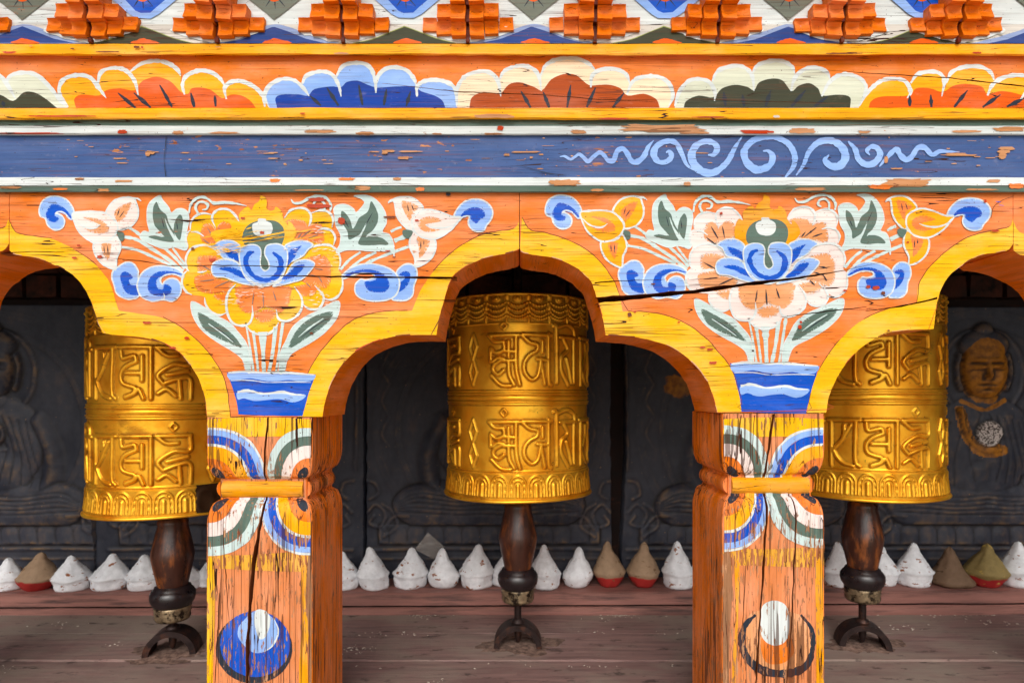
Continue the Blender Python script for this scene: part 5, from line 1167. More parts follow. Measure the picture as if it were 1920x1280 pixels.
# =================================================================== POSTS
def ins(py, a):          # inset in px of the post faces, a = collar top
    t0 = a - 48
    if py < t0: return 0
    if py < a: u = (py - t0) / 48; return 16 * (1 - math.sqrt(max(0, 1 - u * u)))
    if py < a + 40: return 17
    if py < a + 88: u = 1 - (py - a - 40) / 48; return 16 * (1 - math.sqrt(max(0, 1 - u * u)))
    return 0
def make_post(x0, x1, top, ca, label, painter=None, cracks=(), group=True):
    hw = (x1 - x0) / 2; pc = (x0 + x1) / 2; dep = 0.195; bot = CY + 695 + 2
    rt = root('painted_post', (W(pc, 0, 0)[0], dep / 2, DECK), label, 'post', 'carved posts between the arches')
    ys_ = [top, top + 1.5] + list(np.arange(top + 12, ca - 48, 12)) + list(np.linspace(ca - 48, ca, 9)) + [ca + .5, ca + 39.5] + list(np.linspace(ca + 40, ca + 88, 9)) + list(np.arange(ca + 100, bot, 16)) + [bot]
    ys_ = sorted(set(float(v) for v in ys_))
    mb = MB(); mf = C('orange', 'v'); msd = C('dorange', 'v')
    cr = 2.2; CL = lambda v: min(max(v, x0 + 1.5), x1 - 1.5)
    def ring(py):
        i_ = ins(py, ca) + (1.5 if py == top else 0); h = hw - i_; d0, d1 = i_ / 1000, dep - i_ / 1000
        jx = .5 * noise.noise((py * .05, x0, 1)); r_ = []
        c_ = (pc - CX) / 1000; h_ = h / 1000; k = cr / 1000
        z = CAMZ - (py - CY) / 1000
        k2 = k * (1 + .8 * noise.noise((py * .07, x0, 4))); k3 = k * (1 + .8 * noise.noise((py * .07, x1, 6)))
        return [(c_ - h_ + k2, d0, z), (c_ + h_ - k3, d0, z), (c_ + h_ - k3 * .3, d0 + k3 * .3, z), (c_ + h_, d0 + k3, z), (c_ + h_, d1, z), (c_ - h_, d1, z), (c_ - h_, d0 + k2, z), (c_ - h_ + k2 * .3, d0 + k2 * .3, z)]
    rings = [ring(p) for p in ys_]
    def fn(px, py, lay):
        i_ = ins(py, ca); px = CL(px); return ((pc - CX + (px - pc) * (hw - i_) / hw) / 1000, i_ / 1000 - lay, CAMZ - (py - CY) / 1000)
    for k in range(len(rings) - 1):
        a, b_ = rings[k], rings[k + 1]
        for j in range(8):
            if j == 0: continue
            mb.face([a[j], b_[j], b_[(j + 1) % 8], a[(j + 1) % 8]], C('wood', 'v') if j in (1, 2, 7, 6) and False else msd)
    # front face with the split cut out
    p = Paint(mb, 0, cracks, fn=fn, strips=ys_); p.lay = 0.0
    kx = cr
    fx = [(x0 + kx, top), (x1 - kx, top), (x1 - kx, bot), (x0 + kx, bot)]
    p.emit([fx[:3], [fx[0], fx[2], fx[3]]], mf)
    mw = paint('split_wood', (150, 84, 44), 'v', wear=.3, crack=.6)
    for q in cracks:
        for a, b_ in ((q[0], q[1]), (q[3], q[2])):
            A, B = fn(*a, 0), fn(*b_, 0)
            mb.face([A, (A[0], A[1] + .03, A[2]), (B[0], B[1] + .03, B[2]), B], mw)
    mb.face(rings[0], msd); mb.face(rings[-1][::-1], msd)
    mb.build('shaft', rt)
    # square collar of half-round beads
    mb = MB(); z0 = CAMZ - (ca + 20 - CY) / 1000; rr = 0.0178; c_ = (pc - CX) / 1000; h_ = (hw - 25) / 1000
    d0 = .022; d1 = dep - .022; cl = C('yorange', 'h', wear=1.3, crack=2.5, under=(120, 60, 40), bump=.8)
    def bar(p0, p1, out, m):
        rows = []
        L = (Vector(p1) - Vector(p0)); n = 14
        for i in range(n + 1):
            q = Vector(p0) + L * (i / n); row = []
            rj = rr * (1 + .16 * noise.noise((i * .6, p0[0] * 9, p0[1] * 9)))
            for j in range(11):
                a = math.pi * j / 10 - math.pi / 2
                row.append((q.x + out[0] * rj * math.cos(a) * .95, q.y + out[1] * rj * math.cos(a) * .95, q.z + rj * math.sin(a)))
            rows.append(row)
        mb.grid(rows, m)
        for r_ in (rows[0], rows[-1]): mb.face(r_, m)
    bar((c_ - h_ - .002, d0 + .003, z0), (c_ + h_ + .002, d0 + .003, z0), (0, -1), cl)
    bar((c_ + h_, d0, z0), (c_ + h_, d1, z0), (1, 0), msd); bar((c_ - h_, d0, z0), (c_ - h_, d1, z0), (-1, 0), msd); bar((c_ - h_, d1, z0), (c_ + h_, d1, z0), (0, 1), msd)
    mb.build('collar', rt)
    if painter:
        painter(rt, lambda base=0.0: (lambda mb_: (mb_, Paint(mb_, 0, cracks, fn=fn, strips=ys_, base=base)))(MB()))
    return rt
def quarter(p, cx, cy, sx, sy, rx, ry, bands, lim):
    """concentric painted quarter bands growing from a corner (sx,sy = direction)"""
    for k, (f0, f1, m) in enumerate(bands):
        n = 18; prev = None
        for i in range(n + 1):
            a = math.pi / 2 * i / n
            e0, e1 = 0.80, 0.80
            c_, s_ = math.cos(a) ** .85, math.sin(a) ** .85
            wob = 1 + .02 * noise.noise((f1 * 9, i * .4, cx * .1))
            cur = ((cx + sx * rx * f0 * c_, cy + sy * ry * f0 * s_), (cx + sx * rx * f1 * c_ * wob, cy + sy * ry * f1 * s_ * wob))
            if prev:
                q = [prev[0], prev[1], cur[1], cur[0]]
                p.emit([t for t in ([q[0], q[1], q[2]], [q[0], q[2], q[3]]) if abs(area(t)) > .05], m)
            prev = cur
        p.step()
V = lambda n, **k: C(n, 'v', **k)
zp1 = ZT(360, 740, 2.37); zp2 = ZT(1290, 740, 2.37)
def post_paint(which):
    z = zp1 if which == 'L' else zp2
    x0, x1 = (387, 586) if which == 'L' else (1354, 1546)
    def fnc(rt, P_):
        mb, p = P_(.0003)
        A = [(0, .16, V('orange')), (.16, .42, V('dorange')), (.42, .66, V('bright', wear=.6)), (.66, .71, V('white')), (.71, .87, V('blue')), (.87, .98, V('lblue')), (.98, 1.02, V('white'))]
        B = [(0, .42, V('dorange')), (.42, .66, V('cream')), (.66, .84, V('green')), (.84, 1.0, V('mint'))]
        top = z([(0, 105)])[0][1]
        p.poly([(x0 + 3, top + 1), (x1 - 3, top + 1), (x1 - 3, top + 28), ((x0 + x1) / 2, top + 34), (x0 + 3, top + 30)], V('yellow'), n=3)
        ks = (('UL', A), ('UR', B), ('LL', B), ('LR', A)) if which == 'L' else (('UL', B), ('UR', A), ('LL', A), ('LR', B))
        for nm, bands in ks:
            if which == 'L':
                cx, cy, sx, sy, rx, ry = {'UL': (70, 378, 1, -1, 248, 228), 'UR': (528, 378, -1, -1, 196, 232), 'LL': (68, 462, 1, 1, 240, 252), 'LR': (528, 462, -1, 1, 222, 244)}[nm]
            else:
                cx, cy, sx, sy, rx, ry = {'UL': (160, 372, 1, -1, 203, 237), 'UR': (602, 372, -1, -1, 232, 222), 'LL': (160, 428, 1, 1, 205, 262), 'LR': (602, 428, -1, 1, 246, 250)}[nm]
            c_ = z([(cx, cy)])[0]
            c_ = (min(max(c_[0], x0 + 3), x1 - 3), c_[1])
            quarter(p, c_[0], c_[1], sx, sy, rx / 2.37, ry / 2.37, bands, None)
            p.poly([(c_[0] + sx * 3, c_[1] + sy * 4), (c_[0] + sx * 18, c_[1] + sy * 2), (c_[0] + sx * 21, c_[1] + sy * 14), (c_[0] + sx * 10, c_[1] + sy * 24), (c_[0] + sx * 2, c_[1] + sy * 18)], V('ink'))
        mb.build('painted_quarter_bands', rt)
        mb, p = P_(.0003)
        if which == 'L':
            p.poly(z([(66, 705), (200, 712), (330, 705), (526, 702), (526, 778), (330, 780), (100, 770), (66, 780)]), paint('thin_yellow', (236, 172, 66), 'v', wear=1.3, crack=1.9, bump=.8, under=(214, 140, 92)), n=3)
            p.poly(z([(66, 780), (100, 775), (102, 1000), (92, 1300), (94, 1640), (66, 1640)]), V('yellow', wear=.9), n=3)
            p.poly(z([(486, 780), (522, 775), (526, 1000), (514, 1150), (522, 1640), (480, 1640), (478, 1200), (492, 1000)]), V('yorange'), n=3)
            p.poly(z([(508, 560), (530, 520), (531, 1640), (518, 1640), (520, 1100), (505, 900), (514, 760), (520, 650)]), V('wood'), n=3)
        else:
            p.poly(z([(160, 690), (380, 684), (602, 680), (602, 758), (380, 760), (240, 756), (160, 760)]), paint('thin_yellow', (236, 172, 66), 'v'), n=3)
            p.poly(z([(206, 760), (228, 760), (222, 1000), (210, 1300), (210, 1640), (192, 1640), (196, 1200), (212, 1000)]), V('yorange'), n=3)
            p.poly(z([(158, 700), (190, 740), (195, 900), (184, 1100), (178, 1640), (158, 1640)]), V('wood'), n=3)
            p.poly(z([(566, 760), (598, 760), (600, 1000), (604, 1640), (572, 1640), (570, 1100)]), V('yorange'), n=3)
        mb.build('painted_edging', rt)
        mb, p = P_(.0004)
        if which == 'L':
            def el(cx, cy, rx, ry, n=18, a0=0, a1=360): return [(cx + rx * math.cos(R(a0 + (a1 - a0) * i / n)), cy + ry * math.sin(R(a0 + (a1 - a0) * i / n))) for i in range(n)]
            p.poly(z(el(276, 1124, 170, 156)), V('ink')); p.poly(z(el(282, 1105, 156, 146)), V('blue'))
            p.poly(z([(230, 1000), (290, 955), (360, 990), (380, 1060), (350, 1120), (280, 1145), (215, 1090), (205, 1040)]), V('lblue'))
            p.poly(z([(285, 955), (330, 960), (350, 1000), (330, 1070), (300, 1080), (280, 1020)]), V('white'))
            p.stroke(z([(365, 990), (385, 1050), (360, 1110), (320, 1140)]), [1, 3, 3, 1], V('white'))
        else:
            p.poly(z([(262, 1000), (300, 960), (400, 950), (510, 985), (545, 1060), (545, 1150), (480, 1210), (380, 1220), (290, 1190), (250, 1110)]), V('tan'))
            p.poly(z([(330, 1070), (440, 1060), (470, 1140), (420, 1190), (340, 1180)]), V('dorange', wear=1.0))
            p.poly(z([(318, 990), (335, 930), (385, 912), (435, 935), (450, 1000), (440, 1080), (395, 1112), (345, 1095), (320, 1050)]), V('white', wear=.9))
            p.stroke(z([(300, 975), (255, 1020), (238, 1090), (265, 1170), (340, 1225), (440, 1235), (520, 1205), (552, 1130), (548, 1040), (500, 975)]), [5, 11, 13, 14, 16, 15, 14, 10, 8, 4], V('ink', wear=.9))
        mb.build('painted_ball', rt)
    return fnc
CRP_L = crackq(zp1([(340, 100), (325, 250), (318, 380), (322, 470), (292, 640), (275, 750), (262, 900), (250, 1100), (245, 1290), (240, 1640)]), [5, 4, 3, 4, 6.5, 7, 7, 6, 7, 7], 1.0) + crackq(zp1([(430, 540), (425, 700), (440, 900)]), [.5, 1.6, .6], 1) + crackq(zp1([(140, 590), (150, 800), (165, 1000)]), [.6, 1.8, .6], 1) \
      + crackq(zp1([(128, 800), (118, 1000), (100, 1280)]), [.5, 1.8, 1.6], 1)
CRP_R = crackq(zp2([(378, 85), (362, 200), (342, 380), (350, 500), (340, 700), (322, 950), (300, 1290), (290, 1640)]), [4, 4.5, 4, 4, 4, 3.4, 3, 3], .9) + crackq(zp2([(480, 440), (478, 600), (465, 900), (440, 1290)]), [2, 3, 2.6, 1.4], .9) \
      + crackq(zp2([(235, 90), (222, 200), (208, 360)]), [1.6, 2, 1.2], .7) + crackq(zp2([(295, 90), (285, 250), (292, 365)]), [1.2, 1.4, 1], .7) + crackq(zp2([(262, 640), (250, 900), (235, 1200)]), [.6, 1.4, .8], .7)
make_post(387, 586, 782, 899, 'weathered painted post with a blue ball, left of the middle wheel', post_paint('L'), CRP_L)
make_post(1354, 1546, 775, 892, 'weathered painted post with a white spot in a black ring, right of the middle wheel', post_paint('R'), CRP_R)
make_post(-528, -336, 775, 892, 'orange carved post beyond the left edge of the photo')
make_post(2272, 2468, 782, 899, 'orange carved post beyond the right edge of the photo')

# =================================================================== BEAMS AND MOULDINGS
X0, X1 = -1.42, 1.44
def zed(py, y): return CAMZ - (py - CY) * (D + y) / F
def strip(parent, name, prof, m, seed, amp=0.0014, mats=None):
    """prof: list of (py, y)"""
    mb = MB(); wobble_board(mb, [(y, zed(py, y)) for py, y in prof], X0, X1, m, amp=amp, step=0.008, seed=seed, mats=mats)
    return mb.build(name, parent)
beam = root('blue_beam', W(960, 360, 0), 'faded blue beam with white and grey green edging and pale blue scrollwork', 'beam')
strip(beam, 'upper_green_edge', [(222, .05), (222.5, -.012), (236.5, -.0125)], C('green', wear=.5), 1)
strip(beam, 'upper_white_edge', [(236.2, -.0115), (237, -.0155), (251, -.0135), (253.5, -.010), (254.5, .0)], C('white', wear=1.0), 2, .0007)
strip(beam, 'blue_face', [(253, .03), (253, -.0055), (333.5, -.0055), (333.5, .03)], C('slate', wear=.5), 3, .0004)
strip(beam, 'lower_white_edge', [(332.5, .0), (333, -.011), (347.5, -.0135), (348.5, -.0100)], C('white', wear=1.0), 4, .0007)
strip(beam, 'lower_green_edge', [(348.3, -.0095), (348.8, -.0125), (359.5, -.0105), (361, -.007), (361, .03)], C('green', wear=.5), 5, .0007)
# scrollwork
a7 = ZT(1040, 240, 4.8); a8 = ZT(1400, 240, 3.692)
mb = MB(); p = Paint(mb, -.0055, (), base=.0008); lb2 = C('lblue', wear=.25)
def sc(zz, pts, ws, k): p.stroke(zz(pts), [w_ / k for w_ in ws], lb2, n=6, jit=.3)
sc(a7, [(45, 262), (90, 258), (140, 285), (180, 265), (220, 240), (260, 270), (300, 305), (340, 270), (400, 225), (440, 245), (480, 295), (530, 292), (560, 215), (610, 190), (650, 230), (690, 300), (740, 308), (800, 260), (840, 175), (890, 115)], [6, 22, 28, 26, 26, 32, 36, 36, 38, 38, 40, 46, 46, 44, 44, 46, 50, 48, 36, 5], 4.8)
sc(a7, [(1250, 385), (1185, 330), (1140, 230), (1090, 140), (1010, 122), (920, 165), (890, 240), (930, 305), (1000, 308), (1050, 262), (1030, 215), (1000, 226)], [8, 30, 44, 50, 46, 56, 60, 45, 42, 46, 36, 12], 4.8)
sc(a7, [(1685, 80), (1620, 180), (1550, 310), (1440, 400), (1340, 400), (1260, 340), (1230, 250), (1270, 165), (1350, 125), (1430, 140), (1460, 190), (1430, 242), (1378, 246)], [8, 36, 50, 60, 66, 72, 68, 60, 50, 54, 56, 44, 14], 4.8)
p.stroke([(1471.8, 333), (1487, 313), (1489, 291), (1477, 270), (1454, 258.5), (1430, 258), (1409, 266), (1395, 284), (1399, 304), (1415, 318), (1430, 317.5), (1444, 309), (1448, 294), (1440, 284), (1430, 284)], [3, 9, 11, 11, 11, 11, 12, 13, 14, 15, 13, 12, 11, 7, 2], lb2, jit=.3)
sc(a8, [(340, 330), (390, 260), (430, 165), (500, 100), (590, 92), (660, 140), (680, 210), (640, 265), (580, 265), (540, 225), (568, 188)], [8, 25, 34, 44, 48, 54, 58, 54, 48, 38, 8], 3.692)
sc(a8, [(700, 95), (748, 150), (770, 215), (820, 255), (880, 245), (920, 190), (900, 142), (860, 132), (830, 160), (850, 192)], [12, 34, 40, 45, 45, 44, 40, 34, 28, 5], 3.692)
sc(a8, [(915, 270), (970, 205), (1030, 150), (1060, 190), (1100, 222), (1140, 200), (1180, 142), (1230, 140), (1280, 188), (1330, 165), (1390, 165), (1470, 170)], [8, 30, 36, 38, 38, 38, 35, 35, 33, 28, 20, 2], 3.692)
mb.build('painted_scrollwork', beam)
# bare wood patches where paint has flaked
mb = MB(); mwd = paint('bare_wood', (200, 142, 98), 'h', wear=.5, crack=2.0, under=(150, 88, 60), bump=.9)
def on_strip(ks, vs_):
    def f(px, py, lay):
        y = float(np.interp(py, ks, vs_)); a = W(px, py, y); return (a[0], y - .0007 - lay, a[2])
    return f
pu = Paint(mb, 0, (), fn=on_strip([237, 251, 254], [-.0155, -.0135, -.0100]), strips=[200, 251, 400]); pl = Paint(mb, 0, (), fn=on_strip([333, 347.5, 348.4, 349, 359.5], [-.011, -.0135, -.0135, -.0125, -.0105]), strips=[200, 347.5, 400]); pb = Paint(mb, -.0055, (), base=.0002)
for i, (x, y, w_, h_) in enumerate(((600, 247, 60, 6), (1240, 241, 165, 15), (1418, 248, 60, 8), (1505, 246, 54, 10), (1620, 248, 26, 5), (1300, 249, 60, 6), (230, 248, 18, 8), (335, 250, 24, 8), (420, 250, 60, 5), (685, 251, 38, 7), (938, 241, 12, 9), (1085, 248, 30, 8), (1810, 247, 60, 5), (1890, 243, 60, 9), (60, 251, 130, 4), (925, 252, 40, 4), (820, 252, 20, 4))):
    flake(pu, x, y, w_, h_, mwd if i % 4 != 2 else C('redp'), i)
for i, (x, y, w_, h_) in enumerate(((1058, 343, 62, 12), (1700, 343, 95, 16), (1650, 351, 50, 9), (1520, 355, 60, 7), (232, 340, 34, 5), (516, 339, 20, 7), (680, 353, 30, 9), (745, 336, 16, 6), (788, 355, 18, 8), (150, 336, 18, 5), (1862, 340, 26, 6), (1905, 349, 30, 10), (1118, 357, 26, 5), (1288, 345, 14, 8), (650, 336, 30, 5), (195, 357, 24, 6), (20, 352, 40, 5), (115, 355, 30, 4), (580, 357, 60, 3), (1840, 356, 60, 4))):
    flake(pl, x, y, w_, h_, mwd if i % 3 != 2 else C('orange'), i + 40)
rnd = random.Random(11)
for i in range(75):
    cxs, cys = rnd.choice([(280, 285), (715, 285), (760, 287), (980, 287), (1880, 285), (1780, 300), (1840, 270), (1100, 270), (560, 300), (200, 280), (1000, 300), (400, 300), (1250, 300)])
    flake(pb, cxs + rnd.gauss(0, 60), min(max(cys + rnd.gauss(0, 14), 258), 328), rnd.choice([3, 5, 9, 14, 22]) * rnd.uniform(.6, 1.3), rnd.uniform(.8, 2.6), mwd if rnd.random() < .8 else C('wood'), i + 100)
for (x_, y_, w__, h__) in ((1886, 279, 34, 6), (1880, 285, 24, 7), (1878, 293, 16, 12), (1800, 292, 70, 4), (1790, 289, 40, 3), (282, 287, 18, 7), (278, 291, 9, 6), (728, 284, 26, 5), (722, 288, 12, 5), (757, 297, 22, 6), (985, 286, 60, 3), (950, 291, 12, 5), (770, 285, 46, 3), (1660, 300, 8, 14), (1680, 317, 24, 3), (1740, 303, 16, 3)): flake(pb, x_, y_, w__, h__, mwd, int(x_))
# joint and knot in the beam
pb.stroke([(313, 256), (311, 280), (309, 300), (312, 332)], [1.4, 1.2, .8, 1.4], C('ink')); pb.stroke([(975, 311), (1020, 324), (1062, 330)], [.5, 1.4, .5], C('ink'))
mb.build('bare_wood_patches', beam)

ym = root('lower_yellow_moulding', W(960, 215, -.03), 'bright yellow moulding just above the blue beam', 'moulding', 'yellow mouldings of the cornice')
strip(ym, 'yellow_strip', [(202.5, .0), (203, -.020), (206, -.0225), (221, -.0225), (224.5, -.019), (225, .0)], C('bright', wear=.4), 6, .0016)
mb = MB(); p = Paint(mb, -.0225, (), base=.0022)
flake(p, 925, 219, 80, 8, mwd, 5); flake(p, 115, 219, 130, 3, C('redp'), 6); flake(p, 1455, 220, 14, 5, C('grey'), 7); flake(p, 1150, 224, 60, 4, C('redp'), 8); flake(p, 1330, 221, 70, 2.5, C('redp'), 9); flake(p, 568, 214, 10, 3, C('redp'), 10)
mb.build('flaked_patches', ym)
# petal frieze
CRF = crackq([(717, 157), (790, 165), (857, 173), (1007, 178), (1120, 187), (1237, 192)], [.5, 1.2, 1.6, 1.6, 1.2, .5]) + crackq([(1553, 132), (1640, 138), (1780, 147), (1925, 163)], [.5, 1.2, 2.2, 2.2]) + crackq([(1285, 186), (1400, 190), (1550, 194)], [.6, 1, .5]) + crackq([(1630, 148), (1700, 152)], [.5, .9])
fb = root('petal_frieze', W(960, 154, -.02), 'orange frieze board painted with yellow, blue, cream and grey green cloud petals', 'frieze')
mb = MB(); FY = -.018
pts = [(-470, 104), (2390, 104), (2390, 204), (-470, 204)]
polys = [[pts[0], pts[1], pts[2]], [pts[0], pts[2], pts[3]]]
for q_ in CRF: polys = subtract(polys, q_)
for pz in polys:
    if abs(area(pz)) > .01:
        if area(pz) < 0: pz = pz[::-1]
        mb.face([W(a[0], a[1], FY) for a in pz[::-1]][::-1], C('beam', wear=.2))
mb.box(X0, X1, FY + .012, .06, zed(204, FY), zed(104, FY), C('line'))
mb.build('board', fb)
def z1(P): return [(x / 3, y / 3) for x, y in P]
def z2(P): return [(640 + x / 3, y / 3) for x, y in P]
def z3(P): return [(1280 + x / 3, y / 3) for x, y in P]
BY = 203
groups = [
 ('G', [[(-40, 150), (-25, 138), (0, 142), (18, 165), (30, 186)], [(12, 160), (20, 143), (45, 137), (70, 142), (95, 165), (115, 190), (128, 201)]], [(-40, 203), (-35, 180), (0, 178), (25, 190), (45, 174), (65, 174), (85, 185), (105, 201), (108, 203)], [((5, 190), (9, 200))]),
 ('Y', [z1([(385, 605), (335, 520), (360, 450), (440, 425), (510, 440), (560, 500), (600, 555)]), z1([(550, 490), (570, 410), (640, 385), (710, 400), (760, 460), (780, 540)]), z1([(735, 405), (800, 360), (880, 345), (950, 360), (1000, 395), (1018, 430)]), z1([(1040, 535), (1028, 480), (1050, 430), (1120, 400), (1190, 410), (1240, 445), (1268, 490)]), z1([(1275, 560), (1265, 500), (1300, 465), (1360, 460), (1430, 490), (1480, 540), (1515, 605)])],
   z1([(430, 608), (420, 560), (460, 535), (560, 540), (600, 510), (680, 500), (760, 510), (800, 460), (880, 435), (960, 460), (1020, 520), (1060, 530), (1080, 500), (1130, 495), (1190, 510), (1250, 555), (1300, 535), (1360, 540), (1410, 570), (1440, 608)]),
   [z1(k) for k in (((665, 525), (765, 610)), ((755, 525), (850, 608)), ((900, 480), (970, 605)), ((1075, 525), (1095, 605)), ((1210, 540), (1215, 602)))]),
 ('B', [[(497, 201), (496, 180), (507, 160), (530, 149), (553, 152), (570, 167), (580, 181)], [(567, 158), (575, 143), (600, 135), (622, 140), (635, 160), (640, 182)], [(629, 148), (643, 125), (665, 119), (687, 122), (700, 138), (705, 170)], [(705, 175), (706, 150), (720, 132), (740, 127), (763, 133), (777, 150), (780, 160)], [(782, 182), (783, 162), (800, 152), (827, 152), (847, 160), (855, 173), (857, 200)]],
   [(520, 203), (517, 185), (530, 178), (560, 178), (578, 180), (590, 168), (620, 163), (640, 164), (650, 155), (670, 152), (690, 160), (708, 165), (740, 163), (778, 163), (790, 172), (815, 180), (830, 190), (835, 203)],
   [((581, 180), (602, 199)), ((613, 165), (635, 199)), ((673, 160), (680, 198)), ((725, 168), (720, 198)), ((770, 172), (762, 200))]),
 ('C', [z2([(650, 600), (653, 500), (700, 430), (790, 403), (850, 420), (885, 470), (897, 545)]), z2([(890, 450), (920, 400), (1000, 373), (1070, 385), (1110, 430), (1125, 515)]), z2([(1120, 430), (1150, 370), (1220, 335), (1320, 332), (1390, 360), (1430, 400)]), z2([(1403, 495), (1410, 430), (1460, 395), (1540, 392), (1600, 420), (1625, 480)]), z2([(1605, 535), (1640, 460), (1700, 435), (1780, 435), (1840, 470), (1865, 540), (1840, 605)])],
   z2([(720, 608), (735, 550), (800, 520), (890, 530), (940, 480), (1000, 465), (1080, 490), (1130, 510), (1180, 450), (1250, 420), (1320, 425), (1390, 480), (1450, 480), (1510, 480), (1570, 500), (1610, 540), (1700, 530), (1770, 560), (1790, 608)]),
   [z2(k) for k in (((1010, 515), (1065, 608)), ((1135, 520), (1170, 608)), ((1290, 480), (1270, 608)), ((1430, 495), (1380, 605)), ((1590, 525), (1525, 608)))]),
 ('G', [z3([(-45, 600), (-20, 520), (30, 460), (90, 447), (150, 465), (180, 520), (178, 570)]), z3([(165, 460), (200, 400), (290, 373), (350, 385), (390, 430), (400, 515)]), z3([(385, 430), (420, 370), (500, 345), (570, 350), (615, 380), (630, 420)]), z3([(608, 515), (630, 440), (690, 390), (760, 385), (810, 410), (828, 450)]), z3([(780, 545), (820, 470), (880, 425), (950, 425), (1010, 455), (1030, 510), (990, 600)])],
   z3([(5, 608), (20, 570), (90, 540), (170, 550), (220, 500), (290, 480), (360, 490), (400, 510), (430, 465), (500, 445), (560, 455), (610, 515), (650, 485), (710, 470), (760, 500), (785, 540), (880, 535), (940, 550), (940, 608)]),
   [z3(k) for k in (((230, 520), (240, 598)), ((335, 535), (345, 600)), ((495, 510), (465, 600)), ((690, 510), (610, 602)), ((815, 545), (740, 600)))]),
 ('Y', [z3([(990, 600), (1040, 520), (1110, 460), (1180, 445), (1250, 460), (1280, 520), (1260, 555)]), z3([(1280, 470), (1320, 420), (1400, 405), (1450, 420), (1470, 460), (1455, 545)]), z3([(1480, 470), (1510, 410), (1580, 380), (1670, 378), (1730, 410), (1750, 455)]), z3([(1712, 540), (1740, 480), (1800, 440), (1880, 425), (1950, 440), (2000, 500)]), z3([(1900, 560), (1960, 480), (2050, 460), (2120, 520), (2130, 600)])],
   z3([(1045, 608), (1060, 570), (1120, 545), (1270, 540), (1310, 500), (1390, 500), (1460, 520), (1520, 485), (1590, 475), (1680, 490), (1710, 530), (1790, 515), (1880, 530), (1960, 560), (2020, 608)]),
   [z3(k) for k in (((1275, 540), (1275, 600)), ((1393, 535), (1397, 605)), ((1600, 510), (1525, 605)), ((1785, 535), (1685, 605)), ((1920, 555), (1820, 603)))])]
colr = {'G': (C('sage', wear=.15), C('dkgreen', wear=.15)), 'Y': (C('bright', wear=.1), C('fire', wear=.15)), 'B': (C('lblue', wear=.1), paint('deep_blue', (14, 62, 158), 'h', wear=.15)), 'C': (paint('peach', (250, 224, 190), 'h', wear=.1), C('brown', wear=.15))}
for gi, (k, arcs, dark, dabs) in enumerate(groups):
    lt, dk = colr[k]
    mb = MB(); p = Paint(mb, FY, CRF, base=.0004)
    for a in arcs:
        sp = spline(a, 5)
        sp = sp + [(sp[-1][0], BY), (sp[0][0], BY)] if sp[-1][1] < BY - 1 or sp[0][1] < BY - 1 else sp
        p.poly(sp, lt, sharp=True, jit=.2)
    for a, b_ in zip(arcs, arcs[1:]):       # fill between neighbouring petals
        p.poly([(a[-1][0] - 10, a[-1][1] - 4), (b_[0][0] + 8, b_[0][1]), (b_[0][0] + 8, BY), (a[-1][0] - 10, BY)], lt, sharp=True, jit=0)
    p.poly(spline(dark, 4), dk, sharp=True, jit=.2)
    for a in arcs: p.stroke(a, [3] + [7.6] * (len(a) - 2) + [1.6], C('white', wear=.1), n=6)
    for d_ in dabs:
        p.dab(*d_, 7.5, C('ink'))
    mb.build('painted_cloud_petals', fb)
ym2 = root('upper_yellow_moulding', W(960, 94, -.05), 'bright yellow moulding between the petal frieze and the stepped blocks', 'moulding', 'yellow mouldings of the cornice')
strip(ym2, 'yellow_strip', [(81, .0), (81.5, -.031), (84, -.034), (101, -.034), (104, -.030), (104.6, .0)], C('bright', wear=.35), 9, .0018)
mb = MB(); p = Paint(mb, -.034, (), base=.0022)
for i, (x, y, w_, h_) in enumerate(((258, 90, 12, 4), (268, 90, 5, 4), (410, 90, 10, 2), (205, 99, 50, 2.5), (20, 100, 30, 4), (640, 102, 30, 4), (1580, 102, 70, 3), (1830, 101, 20, 4), (60, 88, 8, 2), (138, 93, 8, 2))):
    flake(p, x, y, w_, h_, (C('line'), C('redp'), mwd)[i % 3], i)
mb.build('flaked_patches', ym2)

# stepped dentil cornice
dc = root('stepped_cornice', W(960, 80, -.045), 'top cornice board painted with blue and grey green diamonds between the block clusters', 'cornice')
mb = MB(); DY = -.046; DYT = -.024
mb.face([W(-470, 82, -.033), W(2390, 82, -.033), W(2390, 46, DYT), W(-470, 46, DYT)], C('grey', wear=.3)); mb.face([W(-470, 46, DYT), W(2390, 46, DYT), W(2390, -130, DYT), W(-470, -130, DYT)], C('white', wear=.25))
q0 = W(-470, 82, 0); q1 = W(2390, -130, 0)
mb.box(q0[0], q1[0], -.014, .25, q0[2], q1[2], C('line'))
mb.build('backing_board', dc)
def slope(px, py, lay):
    t = min(max((82 - py) / 36, 0), 1); y = -.033 + .009 * t
    a = W(px, py, y); return (a[0], y - lay, a[2])
mb = MB(); p = Paint(mb, 0, (), fn=slope, strips=[-200, 46, 82, 200], base=.0003)
gaps = [(-215, 0), (40, 1), (265, 0), (512, 1), (757, 0), (996, 1), (1243, 0), (1475, 1), (1724, 0), (1948, 1), (2180, 0)]
